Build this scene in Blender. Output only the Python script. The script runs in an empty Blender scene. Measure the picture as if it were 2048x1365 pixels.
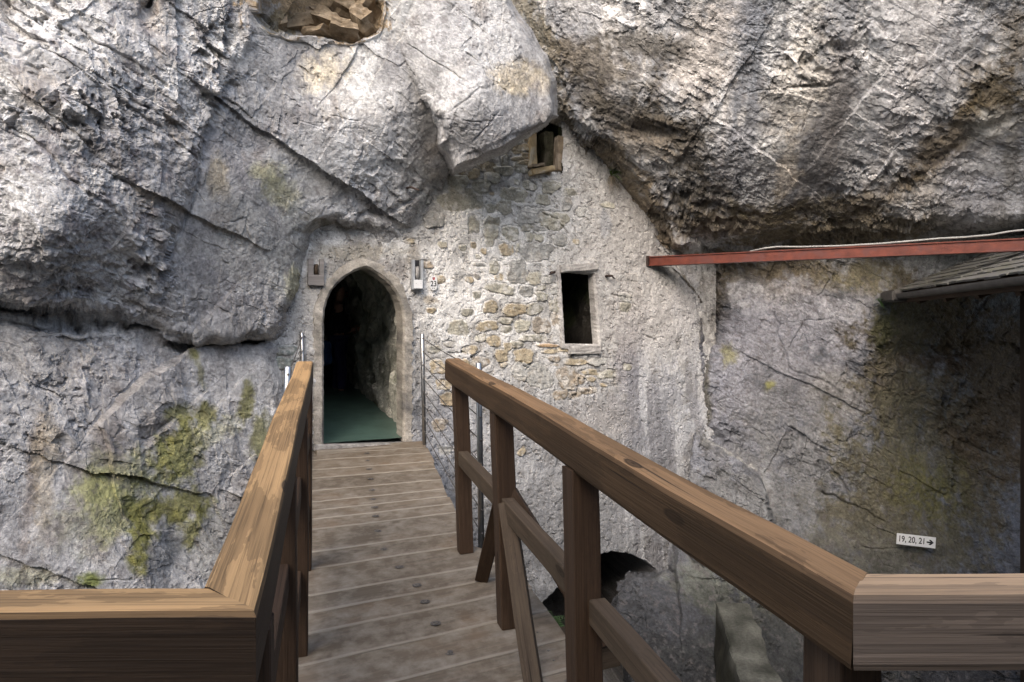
import bpy, bmesh, math, random
import numpy as np
from mathutils import Vector, Matrix

random.seed(11)
RNG = np.random.default_rng(7)
SC = bpy.context.scene
COL = SC.collection
F, CX, CY, EZ = 1365.0, 1024.0, 650.0, 1.68      # lens and eye height measured off the photograph


def W(u, v, d):
    return Vector(((u - CX) / F * d, d, EZ + (CY - v) / F * d))


# ------------------------------------------------------------------ noise
_p = RNG.permutation(256).astype(np.int32)
PERM = np.concatenate([_p, _p, _p])
_g = RNG.normal(size=(256, 3)).astype(np.float32)
GRAD = _g / np.linalg.norm(_g, axis=1, keepdims=True)
JIT = RNG.random((256, 3)).astype(np.float32) * .9 + .05
TILT = RNG.normal(size=(256, 3)).astype(np.float32) * .45
OFFS = (RNG.random(256).astype(np.float32) - .5)


def chunked(fn):
    def run(p, *a, **k):
        n = len(p)
        if n <= 120000:
            return fn(p, *a, **k)
        outs = [fn(p[i:i + 120000], *a, **k) for i in range(0, n, 120000)]
        if isinstance(outs[0], tuple):
            return tuple(np.concatenate(z) for z in zip(*outs))
        return np.concatenate(outs)
    return run


def _perlin(p):
    i = np.floor(p).astype(np.int32)
    f = (p - i).astype(np.float32)
    i &= 255
    w = f * f * f * (f * (f * 6 - 15) + 10)
    out = 0
    for dx in (0, 1):
        wx = w[:, 0] if dx else 1 - w[:, 0]
        a = PERM[i[:, 0] + dx]
        for dy in (0, 1):
            wy = w[:, 1] if dy else 1 - w[:, 1]
            b = PERM[a + i[:, 1] + dy]
            for dz in (0, 1):
                wz = w[:, 2] if dz else 1 - w[:, 2]
                h = PERM[(b + i[:, 2] + dz) % 512]
                g = GRAD[h]
                out = out + wx * wy * wz * (g[:, 0] * (f[:, 0] - dx) + g[:, 1] * (f[:, 1] - dy) + g[:, 2] * (f[:, 2] - dz))
    return out


@chunked
def fbm(p, octv=4, gain=.5, lac=2.03):
    s, a = 0, 1.0
    q = p.astype(np.float32)
    for k in range(octv):
        s = s + a * _perlin(q + 17.3 * k)
        a *= gain
        q = q * lac
    return s * 1.5


@chunked
def ridged(p, octv=4, gain=.5):
    s, a = 0, 1.0
    q = p.astype(np.float32)
    for k in range(octv):
        s = s + a * (1 - np.abs(_perlin(q + 9.1 * k)) * 2.2)
        a *= gain
        q = q * 2.1
    return s


@chunked
def facets(p):
    """flat tilted plates with steps between them, like broken limestone"""
    p = p.astype(np.float32)
    i = np.floor(p).astype(np.int32)
    n = len(p)
    b1 = np.full(n, 9e9, np.float32)
    b2 = np.full(n, 9e9, np.float32)
    disp = np.zeros(n, np.float32)
    rid = np.zeros(n, np.int32)
    for dx in (-1, 0, 1):
        for dy in (-1, 0, 1):
            for dz in (-1, 0, 1):
                c = i + np.array([dx, dy, dz], np.int32)
                h = PERM[PERM[PERM[c[:, 0] & 255] + (c[:, 1] & 255)] + (c[:, 2] & 255)]
                r = p - c - JIT[h]
                d = (r * r).sum(1)
                m = d < b1
                b2 = np.where(m, b1, np.minimum(b2, d))
                b1 = np.where(m, d, b1)
                t = TILT[h]
                disp = np.where(m, (t * r).sum(1) + OFFS[h], disp)
                rid = np.where(m, h, rid)
    return disp, np.sqrt(b2) - np.sqrt(b1), rid


@chunked
def planes(p, k=.46, tl=1.55):
    """lower envelope of tilted planes round scattered points: broken faces meeting in sharp edges"""
    p = p.astype(np.float32)
    i = np.floor(p).astype(np.int32)
    best = np.full(len(p), 9e9, np.float32)
    sec = np.full(len(p), 9e9, np.float32)
    for dx in (-1, 0, 1):
        for dy in (-1, 0, 1):
            for dz in (-1, 0, 1):
                c = i + np.array([dx, dy, dz], np.int32)
                h = PERM[PERM[PERM[c[:, 0] & 255] + (c[:, 1] & 255)] + (c[:, 2] & 255)]
                r = p - c - JIT[h]
                v = (TILT[h] * r).sum(1) * tl + OFFS[h] * .7 + k * (r * r).sum(1)
                m = v < best
                sec = np.where(m, best, np.minimum(sec, v))
                best = np.where(m, v, best)
    return best - .02, sec - best


def sstep(a, b, x):
    t = np.clip((x - a) / (b - a), 0, 1)
    return t * t * (3 - 2 * t)


def tps(pts):
    pts = np.array(pts, float)
    x = pts[:, :2] / 300.0
    n = len(x)

    def k(r2):
        return np.where(r2 > 1e-9, r2 * np.log(np.maximum(r2, 1e-9)) * .5, 0)
    A = np.zeros((n + 3, n + 3))
    A[:n, :n] = k(((x[:, None] - x[None]) ** 2).sum(2)) + np.eye(n) * .05
    A[:n, n] = 1
    A[:n, n + 1:] = x
    A[n, :n] = 1
    A[n + 1:, :n] = x.T
    s = np.linalg.solve(A, np.concatenate([pts[:, 2], np.zeros(3)]))

    def ev(u, v):
        uu, vv = u / 300.0, v / 300.0
        o = s[n] + s[n + 1] * uu + s[n + 2] * vv
        for j in range(n):
            o = o + s[j] * k((uu - x[j, 0]) ** 2 + (vv - x[j, 1]) ** 2)
        return o
    return ev


def sdf(poly, u, v):
    """signed distance to a polygon, negative inside"""
    d = np.full(u.shape, 9e9)
    ins = np.zeros(u.shape, bool)
    n = len(poly)
    for i in range(n):
        ax, ay = poly[i]
        bx, by = poly[(i + 1) % n]
        ex, ey = bx - ax, by - ay
        t = np.clip(((u - ax) * ex + (v - ay) * ey) / (ex * ex + ey * ey + 1e-9), 0, 1)
        d = np.minimum(d, (u - ax - t * ex) ** 2 + (v - ay - t * ey) ** 2)
        c = ((ay > v) != (by > v)) & (u < ex * (v - ay) / (ey + (1e-9 if ey == 0 else 0)) + ax)
        ins ^= c
    d = np.sqrt(d)
    return np.where(ins, -d, d)


# ------------------------------------------------------------------ objects
def tag(o, label=None, cat=None, group=None, kind=None):
    if label:
        o['label'] = label
    if cat:
        o['category'] = cat
    if group:
        o['group'] = group
    if kind:
        o['kind'] = kind
    return o


def empty(name, loc, label, cat, group=None):
    o = bpy.data.objects.new(name, None)
    o.empty_display_size = .2
    COL.objects.link(o)
    o.location = loc
    return tag(o, label, cat, group)


def wmat(o):
    m = o.matrix_basis.copy()
    q = o.parent
    while q is not None:
        m = q.matrix_basis @ m
        q = q.parent
    return m


def link(name, me, mat, parent=None, world=None):
    """world: matrix of the mesh's own frame"""
    o = bpy.data.objects.new(name, me)
    COL.objects.link(o)
    if mat is not None:
        me.materials.append(mat)
    M = world if world is not None else Matrix.Identity(4)
    if parent is not None:
        o.parent = parent
        M = wmat(parent).inverted() @ M
    o.matrix_basis = M
    return o


def from_bm(name, bm, mat, parent=None, world=None, smooth=False):
    me = bpy.data.meshes.new(name)
    bmesh.ops.recalc_face_normals(bm, faces=bm.faces)
    bm.to_mesh(me)
    bm.free()
    if smooth:
        for p in me.polygons:
            p.use_smooth = True
    return link(name, me, mat, parent, world)


def grid_mesh(name, pts, nu, nv, keep, col, smooth=False):
    idx = np.arange(nu * nv).reshape(nv, nu)
    quads = np.stack([idx[:-1, :-1], idx[1:, :-1], idx[1:, 1:], idx[:-1, 1:]], -1).reshape(-1, 4)
    quads = quads[keep[quads].all(1)]
    used = np.zeros(nu * nv, bool)
    used[quads.ravel()] = True
    re = np.cumsum(used) - 1
    pts, col, quads = pts[used], col[used], re[quads]
    me = bpy.data.meshes.new(name)
    me.vertices.add(len(pts))
    me.vertices.foreach_set('co', pts.astype(np.float32).ravel())
    me.loops.add(quads.size)
    me.loops.foreach_set('vertex_index', quads.astype(np.int32).ravel())
    me.polygons.add(len(quads))
    me.polygons.foreach_set('loop_start', np.arange(0, quads.size, 4, dtype=np.int32))
    me.polygons.foreach_set('loop_total', np.full(len(quads), 4, np.int32))
    me.polygons.foreach_set('use_smooth', np.full(len(quads), smooth, bool))
    me.update()
    a = me.attributes.new('col', 'FLOAT_COLOR', 'POINT')
    a.data.foreach_set('color', np.concatenate([col, np.ones((len(col), 1))], 1).astype(np.float32).ravel())
    return me


def axis_grid(lo, f0, f1, hi, fine, coarse):
    a = np.arange(f0, f1 + .01, fine)
    l = np.arange(f0 - coarse, lo, -coarse)[::-1]
    r = np.arange(f1 + coarse, hi, coarse)
    return np.concatenate([l, a, r])


def beam_mesh(L, w, h, bev=.008, seg=None, wob=.002, m0=0., m1=0., seed=0, round_end=False):
    """beam along +X, top face at z=0, centred in y; m0/m1 mitre the ends"""
    rr = random.Random(seed)
    seg = seg or max(2, int(L / .12))
    b = min(bev, w * .3, h * .3)
    prof = []
    for cx, cz, a0 in ((w / 2 - b, -b, 0), (-w / 2 + b, -b, 90), (-w / 2 + b, -h + b, 180), (w / 2 - b, -h + b, 270)):
        for k in range(3):
            a = math.radians(a0 + 45 * k)
            prof.append((cx + b * math.cos(a), cz + b * math.sin(a)))
    n = len(prof)
    ph = [rr.uniform(0, 6.28) for _ in range(6)]
    bm = bmesh.new()
    rings = []
    for i in range(seg + 1):
        x0 = L * i / seg
        t = i / seg
        ring = []
        for (y, z) in prof:
            x = x0 + (m0 * y * (1 - t) + m1 * y * t)
            dy = wob * (math.sin(x0 * 3.1 + ph[0]) + .5 * math.sin(x0 * 8.3 + ph[1]))
            dz = wob * (math.sin(x0 * 2.7 + ph[2]) + .5 * math.sin(x0 * 9.7 + ph[3]))
            s = 1.0
            if round_end and i in (0, seg):
                s = .9
            elif (i in (0, seg)) and not (m0 or m1):
                s = .985
            ring.append(bm.verts.new((x, y * s + dy, (z + h / 2) * s - h / 2 + dz)))
        rings.append(ring)
    for a, c in zip(rings, rings[1:]):
        for k in range(n):
            bm.faces.new((a[k], a[(k + 1) % n], c[(k + 1) % n], c[k]))
    bm.faces.new(rings[0][::-1])
    bm.faces.new(rings[-1])
    return bm


def frame(p0, p1, up=Vector((0, 0, 1))):
    x = (p1 - p0).normalized()
    y = up.cross(x)
    if y.length < 1e-4:
        y = Vector((0, 1, 0)).cross(x)
    y.normalize()
    z = x.cross(y)
    m = Matrix((x, y, z)).transposed().to_4x4()
    m.translation = p0
    return m


def beam(name, p0, p1, w, h, mat, parent, up=Vector((0, 0, 1)), **k):
    """p0, p1: middle of the top face at both ends"""
    p0, p1 = Vector(p0), Vector(p1)
    bm = beam_mesh((p1 - p0).length, w, h, seed=len(name) * 7 + len(COL.objects), **k)
    return from_bm(name, bm, mat, parent, frame(p0, p1, up), smooth=False)


def post(name, x, y, z0, z1, w, mat, parent, ang, lean=(0, 0), **k):
    """upright square post, ang = heading of its face"""
    up = Vector((math.sin(ang), math.cos(ang), 0))
    p0 = Vector((x, y, z0)) + up * w / 2
    p1 = Vector((x + lean[0], y + lean[1], z1)) + up * w / 2
    return beam(name, p0, p1, w, w, mat, parent, up, **k)


def tube_bm(bm, pts, r, n=10, cap=True):
    pts = [Vector(p) for p in pts]
    rings = []
    for i, p in enumerate(pts):
        t = (pts[min(i + 1, len(pts) - 1)] - pts[max(i - 1, 0)]).normalized()
        a = t.orthogonal().normalized() if abs(t.z) > .9 else Vector((0, 0, 1)).cross(t).normalized()
        b = t.cross(a)
        rr = r[i] if isinstance(r, (list, tuple)) else r
        rings.append([bm.verts.new(p + a * rr * math.cos(6.2832 * k / n) + b * rr * math.sin(6.2832 * k / n)) for k in range(n)])
    for a, c in zip(rings, rings[1:]):
        for k in range(n):
            bm.faces.new((a[k], a[(k + 1) % n], c[(k + 1) % n], c[k]))
    if cap:
        bm.faces.new(rings[0][::-1])
        bm.faces.new(rings[-1])


def box_bm(bm, lo, hi, M=None, bev=0):
    vs = [bm.verts.new(Vector((x, y, z))) for x in (lo[0], hi[0]) for y in (lo[1], hi[1]) for z in (lo[2], hi[2])]
    fs = [(0, 1, 3, 2), (4, 6, 7, 5), (0, 4, 5, 1), (2, 3, 7, 6), (0, 2, 6, 4), (1, 5, 7, 3)]
    faces = [bm.faces.new([vs[i] for i in f]) for f in fs]
    if bev:
        ed = list({e for f in faces for e in f.edges})
        r = bmesh.ops.bevel(bm, geom=ed, offset=bev, segments=2, affect='EDGES')
        vs = list({v for f in r['faces'] for v in f.verts} | {v for v in vs if v.is_valid})
    if M is not None:
        for v in vs:
            v.co = M @ v.co
    return vs


# ------------------------------------------------------------------ materials
def new_mat(name):
    m = bpy.data.materials.new(name)
    m.use_nodes = True
    nt = m.node_tree
    nt.nodes.clear()
    out = nt.nodes.new('ShaderNodeOutputMaterial')
    b = nt.nodes.new('ShaderNodeBsdfPrincipled')
    nt.links.new(b.outputs[0], out.inputs[0])
    return m, nt, b


class N:
    def __init__(self, nt):
        self.nt = nt

    def node(self, t, **k):
        n = self.nt.nodes.new(t)
        for a, v in k.items():
            setattr(n, a, v)
        return n

    def put(self, sock, v):
        if hasattr(v, 'is_linked') or isinstance(v, bpy.types.NodeSocket):
            self.nt.links.new(v, sock)
        else:
            sock.default_value = v

    def coord(self, scale=(1, 1, 1), which='Object', loc=(0, 0, 0)):
        t = self.node('ShaderNodeTexCoord')
        m = self.node('ShaderNodeMapping')
        self.nt.links.new(t.outputs[which], m.inputs[0])
        m.inputs['Scale'].default_value = scale
        m.inputs['Location'].default_value = loc
        return m.outputs[0]

    def noise(self, vec, scale, detail=4, rough=.55, dist=0):
        n = self.node('ShaderNodeTexNoise')
        self.put(n.inputs['Vector'], vec)
        n.inputs['Scale'].default_value = scale
        n.inputs['Detail'].default_value = detail
        n.inputs['Roughness'].default_value = rough
        n.inputs['Distortion'].default_value = dist
        return n.outputs['Fac']

    def voro(self, vec, scale, feature='F1'):
        n = self.node('ShaderNodeTexVoronoi', feature=feature)
        self.put(n.inputs['Vector'], vec)
        n.inputs['Scale'].default_value = scale
        return n.outputs['Distance']

    def ramp(self, fac, stops):
        n = self.node('ShaderNodeValToRGB')
        self.put(n.inputs[0], fac)
        e = n.color_ramp.elements
        while len(e) < len(stops):
            e.new(.5)
        for x, (p, c) in zip(e, stops):
            x.position = p
            x.color = c if len(c) == 4 else (*c, 1)
        return n.outputs[0]

    def gray(self, fac, a, b, va=0., vb=1.):
        return self.ramp(fac, [(a, (va,) * 3), (b, (vb,) * 3)])

    def mix(self, fac, a, b, mode='MIX'):
        n = self.node('ShaderNodeMix', data_type='RGBA', blend_type=mode)
        self.put(n.inputs[0], fac)
        self.put(n.inputs[6], a if not isinstance(a, tuple) or len(a) == 4 else (*a, 1))
        self.put(n.inputs[7], b if not isinstance(b, tuple) or len(b) == 4 else (*b, 1))
        return n.outputs[2]

    def math(self, op, a, b=0.):
        n = self.node('ShaderNodeMath', operation=op)
        self.put(n.inputs[0], a)
        self.put(n.inputs[1], b)
        return n.outputs[0]

    def bump(self, h, strength, dist=.01, normal=None):
        n = self.node('ShaderNodeBump')
        self.put(n.inputs['Height'], h)
        n.inputs['Strength'].default_value = strength
        n.inputs['Distance'].default_value = dist
        if normal is not None:
            self.put(n.inputs['Normal'], normal)
        return n.outputs[0]


def mat_vcol(name, speck=.5, speck_scale=45, fine=140, bump=.5, rough=.92, dark=(.09, .08, .085)):
    """rock, plaster: colour laid down per vertex, broken up by speckle and pits"""
    m, nt, b = new_mat(name)
    n = N(nt)
    at = n.node('ShaderNodeAttribute', attribute_name='col')
    v = n.coord()
    a = n.noise(v, speck_scale, 5, .65)
    c = n.noise(v, fine, 3, .6)
    tone = n.math('ADD', n.math('MULTIPLY', a, .9), n.math('MULTIPLY', c, .55))     # about .72
    tone = n.math('ADD', n.math('MULTIPLY', n.math('SUBTRACT', tone, .725), 1.7), 1.)
    tt = n.node('ShaderNodeCombineXYZ')
    for i in range(3):
        n.put(tt.inputs[i], tone)
    k = n.mix(1., at.outputs['Color'], tt.outputs[0], 'MULTIPLY')
    sp = n.gray(n.noise(v, speck_scale * .8, 6, .7, .4), .60, .68)
    k = n.mix(n.math('MULTIPLY', sp, speck), k, dark)
    n.put(b.inputs['Base Color'], k)
    b.inputs['Roughness'].default_value = rough
    b.inputs['Specular IOR Level'].default_value = .25
    h = n.math('ADD', n.noise(v, fine * .5, 5, .7), n.math('MULTIPLY', a, .8))
    n.put(b.inputs['Normal'], n.bump(h, bump, .02))
    return m


def mat_wood(name, side, worn, worn_top=0.0, grain=1.0, rough=.7, dusty=None, spec=.2, streak=.6, edge=None, knots=True, track=None):
    """sawn timber, grain along local X; worn_top: hands and weather have bared the upper face"""
    m, nt, b = new_mat(name)
    n = N(nt)
    oi = n.node('ShaderNodeObjectInfo')
    t = n.node('ShaderNodeTexCoord')
    add = n.node('ShaderNodeVectorMath', operation='MULTIPLY_ADD')
    n.put(add.inputs[0], oi.outputs['Random'])
    add.inputs[1].default_value = (7., 3., 5.)
    n.put(add.inputs[2], t.outputs['Object'])
    mp = n.node('ShaderNodeMapping')
    n.put(mp.inputs[0], add.outputs[0])
    mp.inputs['Scale'].default_value = (.6, 20, 20)
    big = n.noise(mp.outputs[0], 1.6, 5, .6, .6)
    mp2 = n.node('ShaderNodeMapping')
    n.put(mp2.inputs[0], add.outputs[0])
    mp2.inputs['Scale'].default_value = (1.2, 120, 120)
    fine = n.noise(mp2.outputs[0], 1.6, 4, .6, .3)
    mb = n.node('ShaderNodeMapping')
    n.put(mb.inputs[0], add.outputs[0])
    mb.inputs['Scale'].default_value = (.35, 1.6, 1.6)
    blot = n.noise(mb.outputs[0], 5., 5, .65)
    c = n.mix(n.gray(big, .36, .66), tuple(x * .80 for x in side), tuple(x * 1.2 for x in side))
    if worn_top:
        sep = n.node('ShaderNodeSeparateXYZ')
        n.put(sep.inputs[0], t.outputs['Normal'])
        w0 = n.math('ADD', sep.outputs[2], n.math('MULTIPLY', n.math('SUBTRACT', big, .5), .35))
        w = n.math('MULTIPLY', n.gray(w0, .25, .8), worn_top)
        wc = n.mix(n.gray(big, .3, .7), tuple(x * .86 for x in worn), tuple(x * 1.1 for x in worn))
        c = n.mix(w, c, wc)
        c = n.mix(n.math('MULTIPLY', n.math('MULTIPLY', n.gray(blot, .40, .80), .5), w), c, tuple(x * .5 for x in worn))
    else:
        c = n.mix(n.math('MULTIPLY', n.gray(blot, .48, .66), streak), c, worn)
    if knots:
        mk = n.node('ShaderNodeMapping')
        n.put(mk.inputs[0], add.outputs[0])
        mk.inputs['Scale'].default_value = (1., 3.4, 3.4)
        kd = n.voro(mk.outputs[0], 1.9)
        ring = n.math('SINE', n.math('MULTIPLY', kd, 90.))
        kn = n.math('ADD', n.gray(kd, .075, .11, 1., 0.), n.math('MULTIPLY', n.math('MULTIPLY', n.gray(kd, .08, .2, 1., 0.), n.gray(ring, 0., .8)), .4))
        c = n.mix(n.math('MULTIPLY', kn, .75), c, tuple(x * .35 for x in side))
        sk = n.node('ShaderNodeMapping')
        n.put(sk.inputs[0], add.outputs[0])
        sk.inputs['Scale'].default_value = (.5, 46, 46)
        spl = n.gray(n.noise(sk.outputs[0], 1.3, 2, .5), .70, .72)
        c = n.mix(n.math('MULTIPLY', spl, .85), c, (.012, .009, .007))
    c = n.mix(n.math('MULTIPLY', n.gray(fine, .50, .68), .5 * grain), c, tuple(x * .3 for x in side))
    c = n.mix(n.math('MULTIPLY', n.gray(blot, .5, .3), .3), c, tuple(x * .35 for x in side))
    if track:
        oc = n.node('ShaderNodeSeparateXYZ')
        n.put(oc.inputs[0], t.outputs['Object'])
        tr = n.math('ABSOLUTE', n.math('SUBTRACT', oc.outputs[0], .52))
        tr = n.math('ADD', tr, n.math('MULTIPLY', n.math('SUBTRACT', n.noise(add.outputs[0], 3.5, 5, .65), .5), .9))
        c = n.mix(n.math('MULTIPLY', n.gray(tr, .05, .55, 1., 0.), .5), c, track)
        st_ = n.gray(n.noise(add.outputs[0], 2.2, 3, .5), .60, .74)
        c = n.mix(n.math('MULTIPLY', st_, .35), c, (.20, .125, .07))
        c = n.mix(1., c, n.ramp(oi.outputs['Random'], [(0., (.80, .80, .80)), (1., (1.12, 1.11, 1.09))]), 'MULTIPLY')
    if edge:
        sp = n.node('ShaderNodeSeparateXYZ')
        n.put(sp.inputs[0], t.outputs['Object'])
        ed = n.math('ADD', sp.outputs[1], n.math('MULTIPLY', n.math('SUBTRACT', blot, .5), .02))
        c = n.mix(n.math('MULTIPLY', n.gray(ed, .006, .016, 1., 0.), .8), c, edge)
    if dusty:
        c = n.mix(n.math('MULTIPLY', n.gray(n.noise(add.outputs[0], 9., 5, .65), .42, .7), .6), c, dusty)
    n.put(b.inputs['Base Color'], c)
    b.inputs['Roughness'].default_value = rough
    b.inputs['Specular IOR Level'].default_value = spec
    n.put(b.inputs['Normal'], n.bump(n.math('ADD', n.math('MULTIPLY', fine, .6), big), .5 * grain, .006))
    return m


def mat_plain(name, colr, rough=.6, metal=0., var=.25, scale=12, bump=.15, dirt=None, spec=.4):
    m, nt, b = new_mat(name)
    n = N(nt)
    v = n.coord()
    a = n.noise(v, scale, 5, .6)
    c = n.mix(n.gray(a, .3, .7), tuple(x * (1 - var) for x in colr), tuple(min(1, x * (1 + var)) for x in colr))
    if dirt:
        c = n.mix(n.gray(n.noise(v, scale * .6, 6, .7), .5, .62), c, dirt)
    n.put(b.inputs['Base Color'], c)
    b.inputs['Roughness'].default_value = rough
    b.inputs['Metallic'].default_value = metal
    b.inputs['Specular IOR Level'].default_value = spec
    if bump:
        n.put(b.inputs['Normal'], n.bump(n.noise(v, scale * 5, 4, .6), bump, .01))
    return m


M_ROCK = mat_vcol('rock', speck=.5, speck_scale=42, fine=150, bump=.45)
M_ROCKR = mat_vcol('rock_stained', speck=.45, speck_scale=36, fine=140, bump=.45, dark=(.07, .06, .05))
M_WALL = mat_vcol('lime_masonry', speck=.45, speck_scale=55, fine=170, bump=.16, dark=(.12, .115, .11))
M_STONE = mat_plain('dressed_stone', (.36, .335, .295), .9, var=.45, scale=16, bump=.8, dirt=(.23, .215, .20), spec=.2)
M_STONE2 = mat_plain('grey_dressed_stone', (.40, .385, .365), .9, var=.35, scale=16, bump=.7, dirt=(.27, .26, .25), spec=.2)
M_RAIL = mat_wood('handrail_wood', (.040, .025, .015), (.48, .29, .13), worn_top=1.0, grain=1.1, rough=.6, spec=.25)  # dark stained sides, lowered further for the shade on the near faces
M_RAILR = mat_wood('old_handrail_wood', (.066, .039, .020), (.28, .165, .082), worn_top=.95, grain=.9, rough=.6)
M_RAILG = mat_wood('grey_handrail_wood', (.155, .122, .098), (.46, .31, .185), worn_top=1.0, grain=1., rough=.65)
M_POST = mat_wood('dark_post_wood', (.056, .034, .021), (.11, .068, .042), grain=1.1, rough=.65, streak=.8)
M_MID = mat_wood('grey_brown_wood', (.08, .057, .038), (.14, .104, .068), grain=1., rough=.75)
M_DECK = mat_wood('deck_wood', (.185, .148, .110), (.25, .202, .15), knots=False, track=(.12, .093, .066), grain=.22, rough=.8, dusty=(.31, .275, .225), spec=.25, edge=(.27, .235, .19))
M_STEEL = mat_plain('stainless_steel', (.42, .42, .42), .36, 1., var=.08, scale=30, bump=.02)
M_CABLE = mat_plain('steel_cable', (.14, .13, .12), .5, .7, var=.1, bump=0)
M_IRON = mat_plain('rusty_iron', (.05, .035, .03), .8, .4, var=.4, scale=60)
M_BOLT = mat_plain('bolt_iron', (.15, .135, .12), .6, .6, var=.3, scale=80)
M_RED = mat_plain('red_oxide_paint', (.135, .034, .020), .5, var=.35, scale=14, bump=.15, dirt=(.12, .04, .032), spec=.35)
M_PALE = mat_plain('pale_pipe', (.34, .34, .325), .6, var=.15)
M_WHITE = mat_plain('white_enamel', (.74, .75, .75), .35, var=.04, bump=0)
M_BLACK = mat_plain('black_print', (.02, .02, .022), .6, var=.1, bump=0)
M_CREST = mat_plain('red_print', (.42, .06, .07), .5, var=.1, bump=0)
M_CREST2 = mat_plain('grey_print', (.2, .16, .2), .5, var=.1, bump=0)

# ------------------------------------------------------------------ the cave: rock sheets
def world_pts(U, V, D):
    return np.stack([(U - CX) / F * D, D, EZ + (CY - V) / F * D], -1)


def normals(P, nv, nu):
    Q = P.reshape(nv, nu, 3)
    a = np.gradient(Q, axis=1)
    b = np.gradient(Q, axis=0)
    n = np.cross(a, b)
    n /= np.linalg.norm(n, axis=2, keepdims=True) + 1e-9
    n = n.reshape(-1, 3)
    n[n[:, 1] > 0] *= -1
    return n


def blur(a, k):
    for _ in range(2):
        for ax in (0, 1):
            c = np.cumsum(np.concatenate([np.repeat(np.take(a, [0], ax), k + 1, ax), a, np.repeat(np.take(a, [-1], ax), k, ax)], ax), ax, dtype=float)
            m = a.shape[ax]
            lo = np.take(c, range(0, m), ax)
            hi = np.take(c, range(2 * k + 1, 2 * k + 1 + m), ax)
            a = (hi - lo) / (2 * k + 1)
    return a


def rock_relief(p, bed, big=1., med=1., small=1.):
    """limestone: swelling masses, broken plates along the bedding, pits"""
    a, tilt = bed
    ca, sa = math.cos(math.radians(a)), math.sin(math.radians(a))
    warp = np.stack([fbm(p * 2.2 + s, 4, .55) for s in (3., 31., 57.)], -1) * .03
    q = p + warp
    r = np.stack([q[:, 0] * ca + q[:, 2] * sa, q[:, 1], -q[:, 0] * sa + q[:, 2] * ca], -1)
    r[:, 0] *= tilt
    rough = sstep(-.35, .45, fbm(p * .9 + 40, 3))
    f0, g0 = planes(r / .85)
    f1, g1 = planes(r / .36 + 5.1)
    f2, g2 = planes(r / .16 + 2.7)
    f3, g3 = planes(r / .075 + 9.7)
    f4, c4, _ = facets(r / .045 + 3.3)
    f0, f1, f2, f3 = [f - f.mean() for f in (f0, f1, f2, f3)]
    h = .07 * big * fbm(p * .75, 3)
    h = h + med * (.12 * f0 + .080 * f1 * (.5 + .7 * rough) + .040 * f2 * (.3 + rough))
    h = h + small * (.026 * f3 * (.3 + 1.1 * rough) + .007 * f4 * (.3 + rough))
    # fractures: thin, along some of the broken edges only
    op = sstep(.12, .4, fbm(p * 1.3 + 71, 3))
    op2 = sstep(.15, .45, fbm(p * 1.9 + 171, 3))
    h = h - .018 * (1 - sstep(0, .018, g0)) * op - .015 * (1 - sstep(0, .035, g1)) * op2 - small * .012 * (1 - sstep(0, .07, g2)) * op
    # pitting and grain
    h = h + small * (.010 * fbm(p * 15, 4, .65))
    h = h - small * .020 * sstep(.30, .62, fbm(p * 12 + 13, 3, .6)) * (.4 + rough)
    return h, rough


def blobs(C, U, V, P, items, wob=1.0):
    n1 = fbm(P * 2.2 + 7, 4, .6)
    n2 = fbm(P * 11 + 3, 4, .7)
    for it in items:
        u, v, ru, rv, rot, c, op = it[:7]
        hard = it[7] if len(it) > 7 else .5
        a = math.radians(rot)
        x = (U - u) * math.cos(a) + (V - v) * math.sin(a)
        y = -(U - u) * math.sin(a) + (V - v) * math.cos(a)
        r = np.sqrt((x / ru) ** 2 + (y / rv) ** 2)
        m = sstep(-hard, hard, 1 - r + wob * (.60 * n1 + .42 * n2)) * (r < 2.6) * op
        C = C * (1 - m[:, None]) + np.array(c)[None] * m[:, None]
    return C


def streaks(U, V, P, f=14., seed=0.):
    """water runs: long down the slope, narrow across"""
    q = np.stack([P[:, 0] * f * .35 + P[:, 2] * .25, P[:, 2] * .35 + seed, P[:, 1] * .3 + seed], -1)
    return fbm(q, 4, .6)


def ramp3(t, stops):
    xs = [s[0] for s in stops]
    return np.stack([np.interp(t, xs, [s[1][k] for s in stops]) for k in range(3)], -1)


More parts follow.
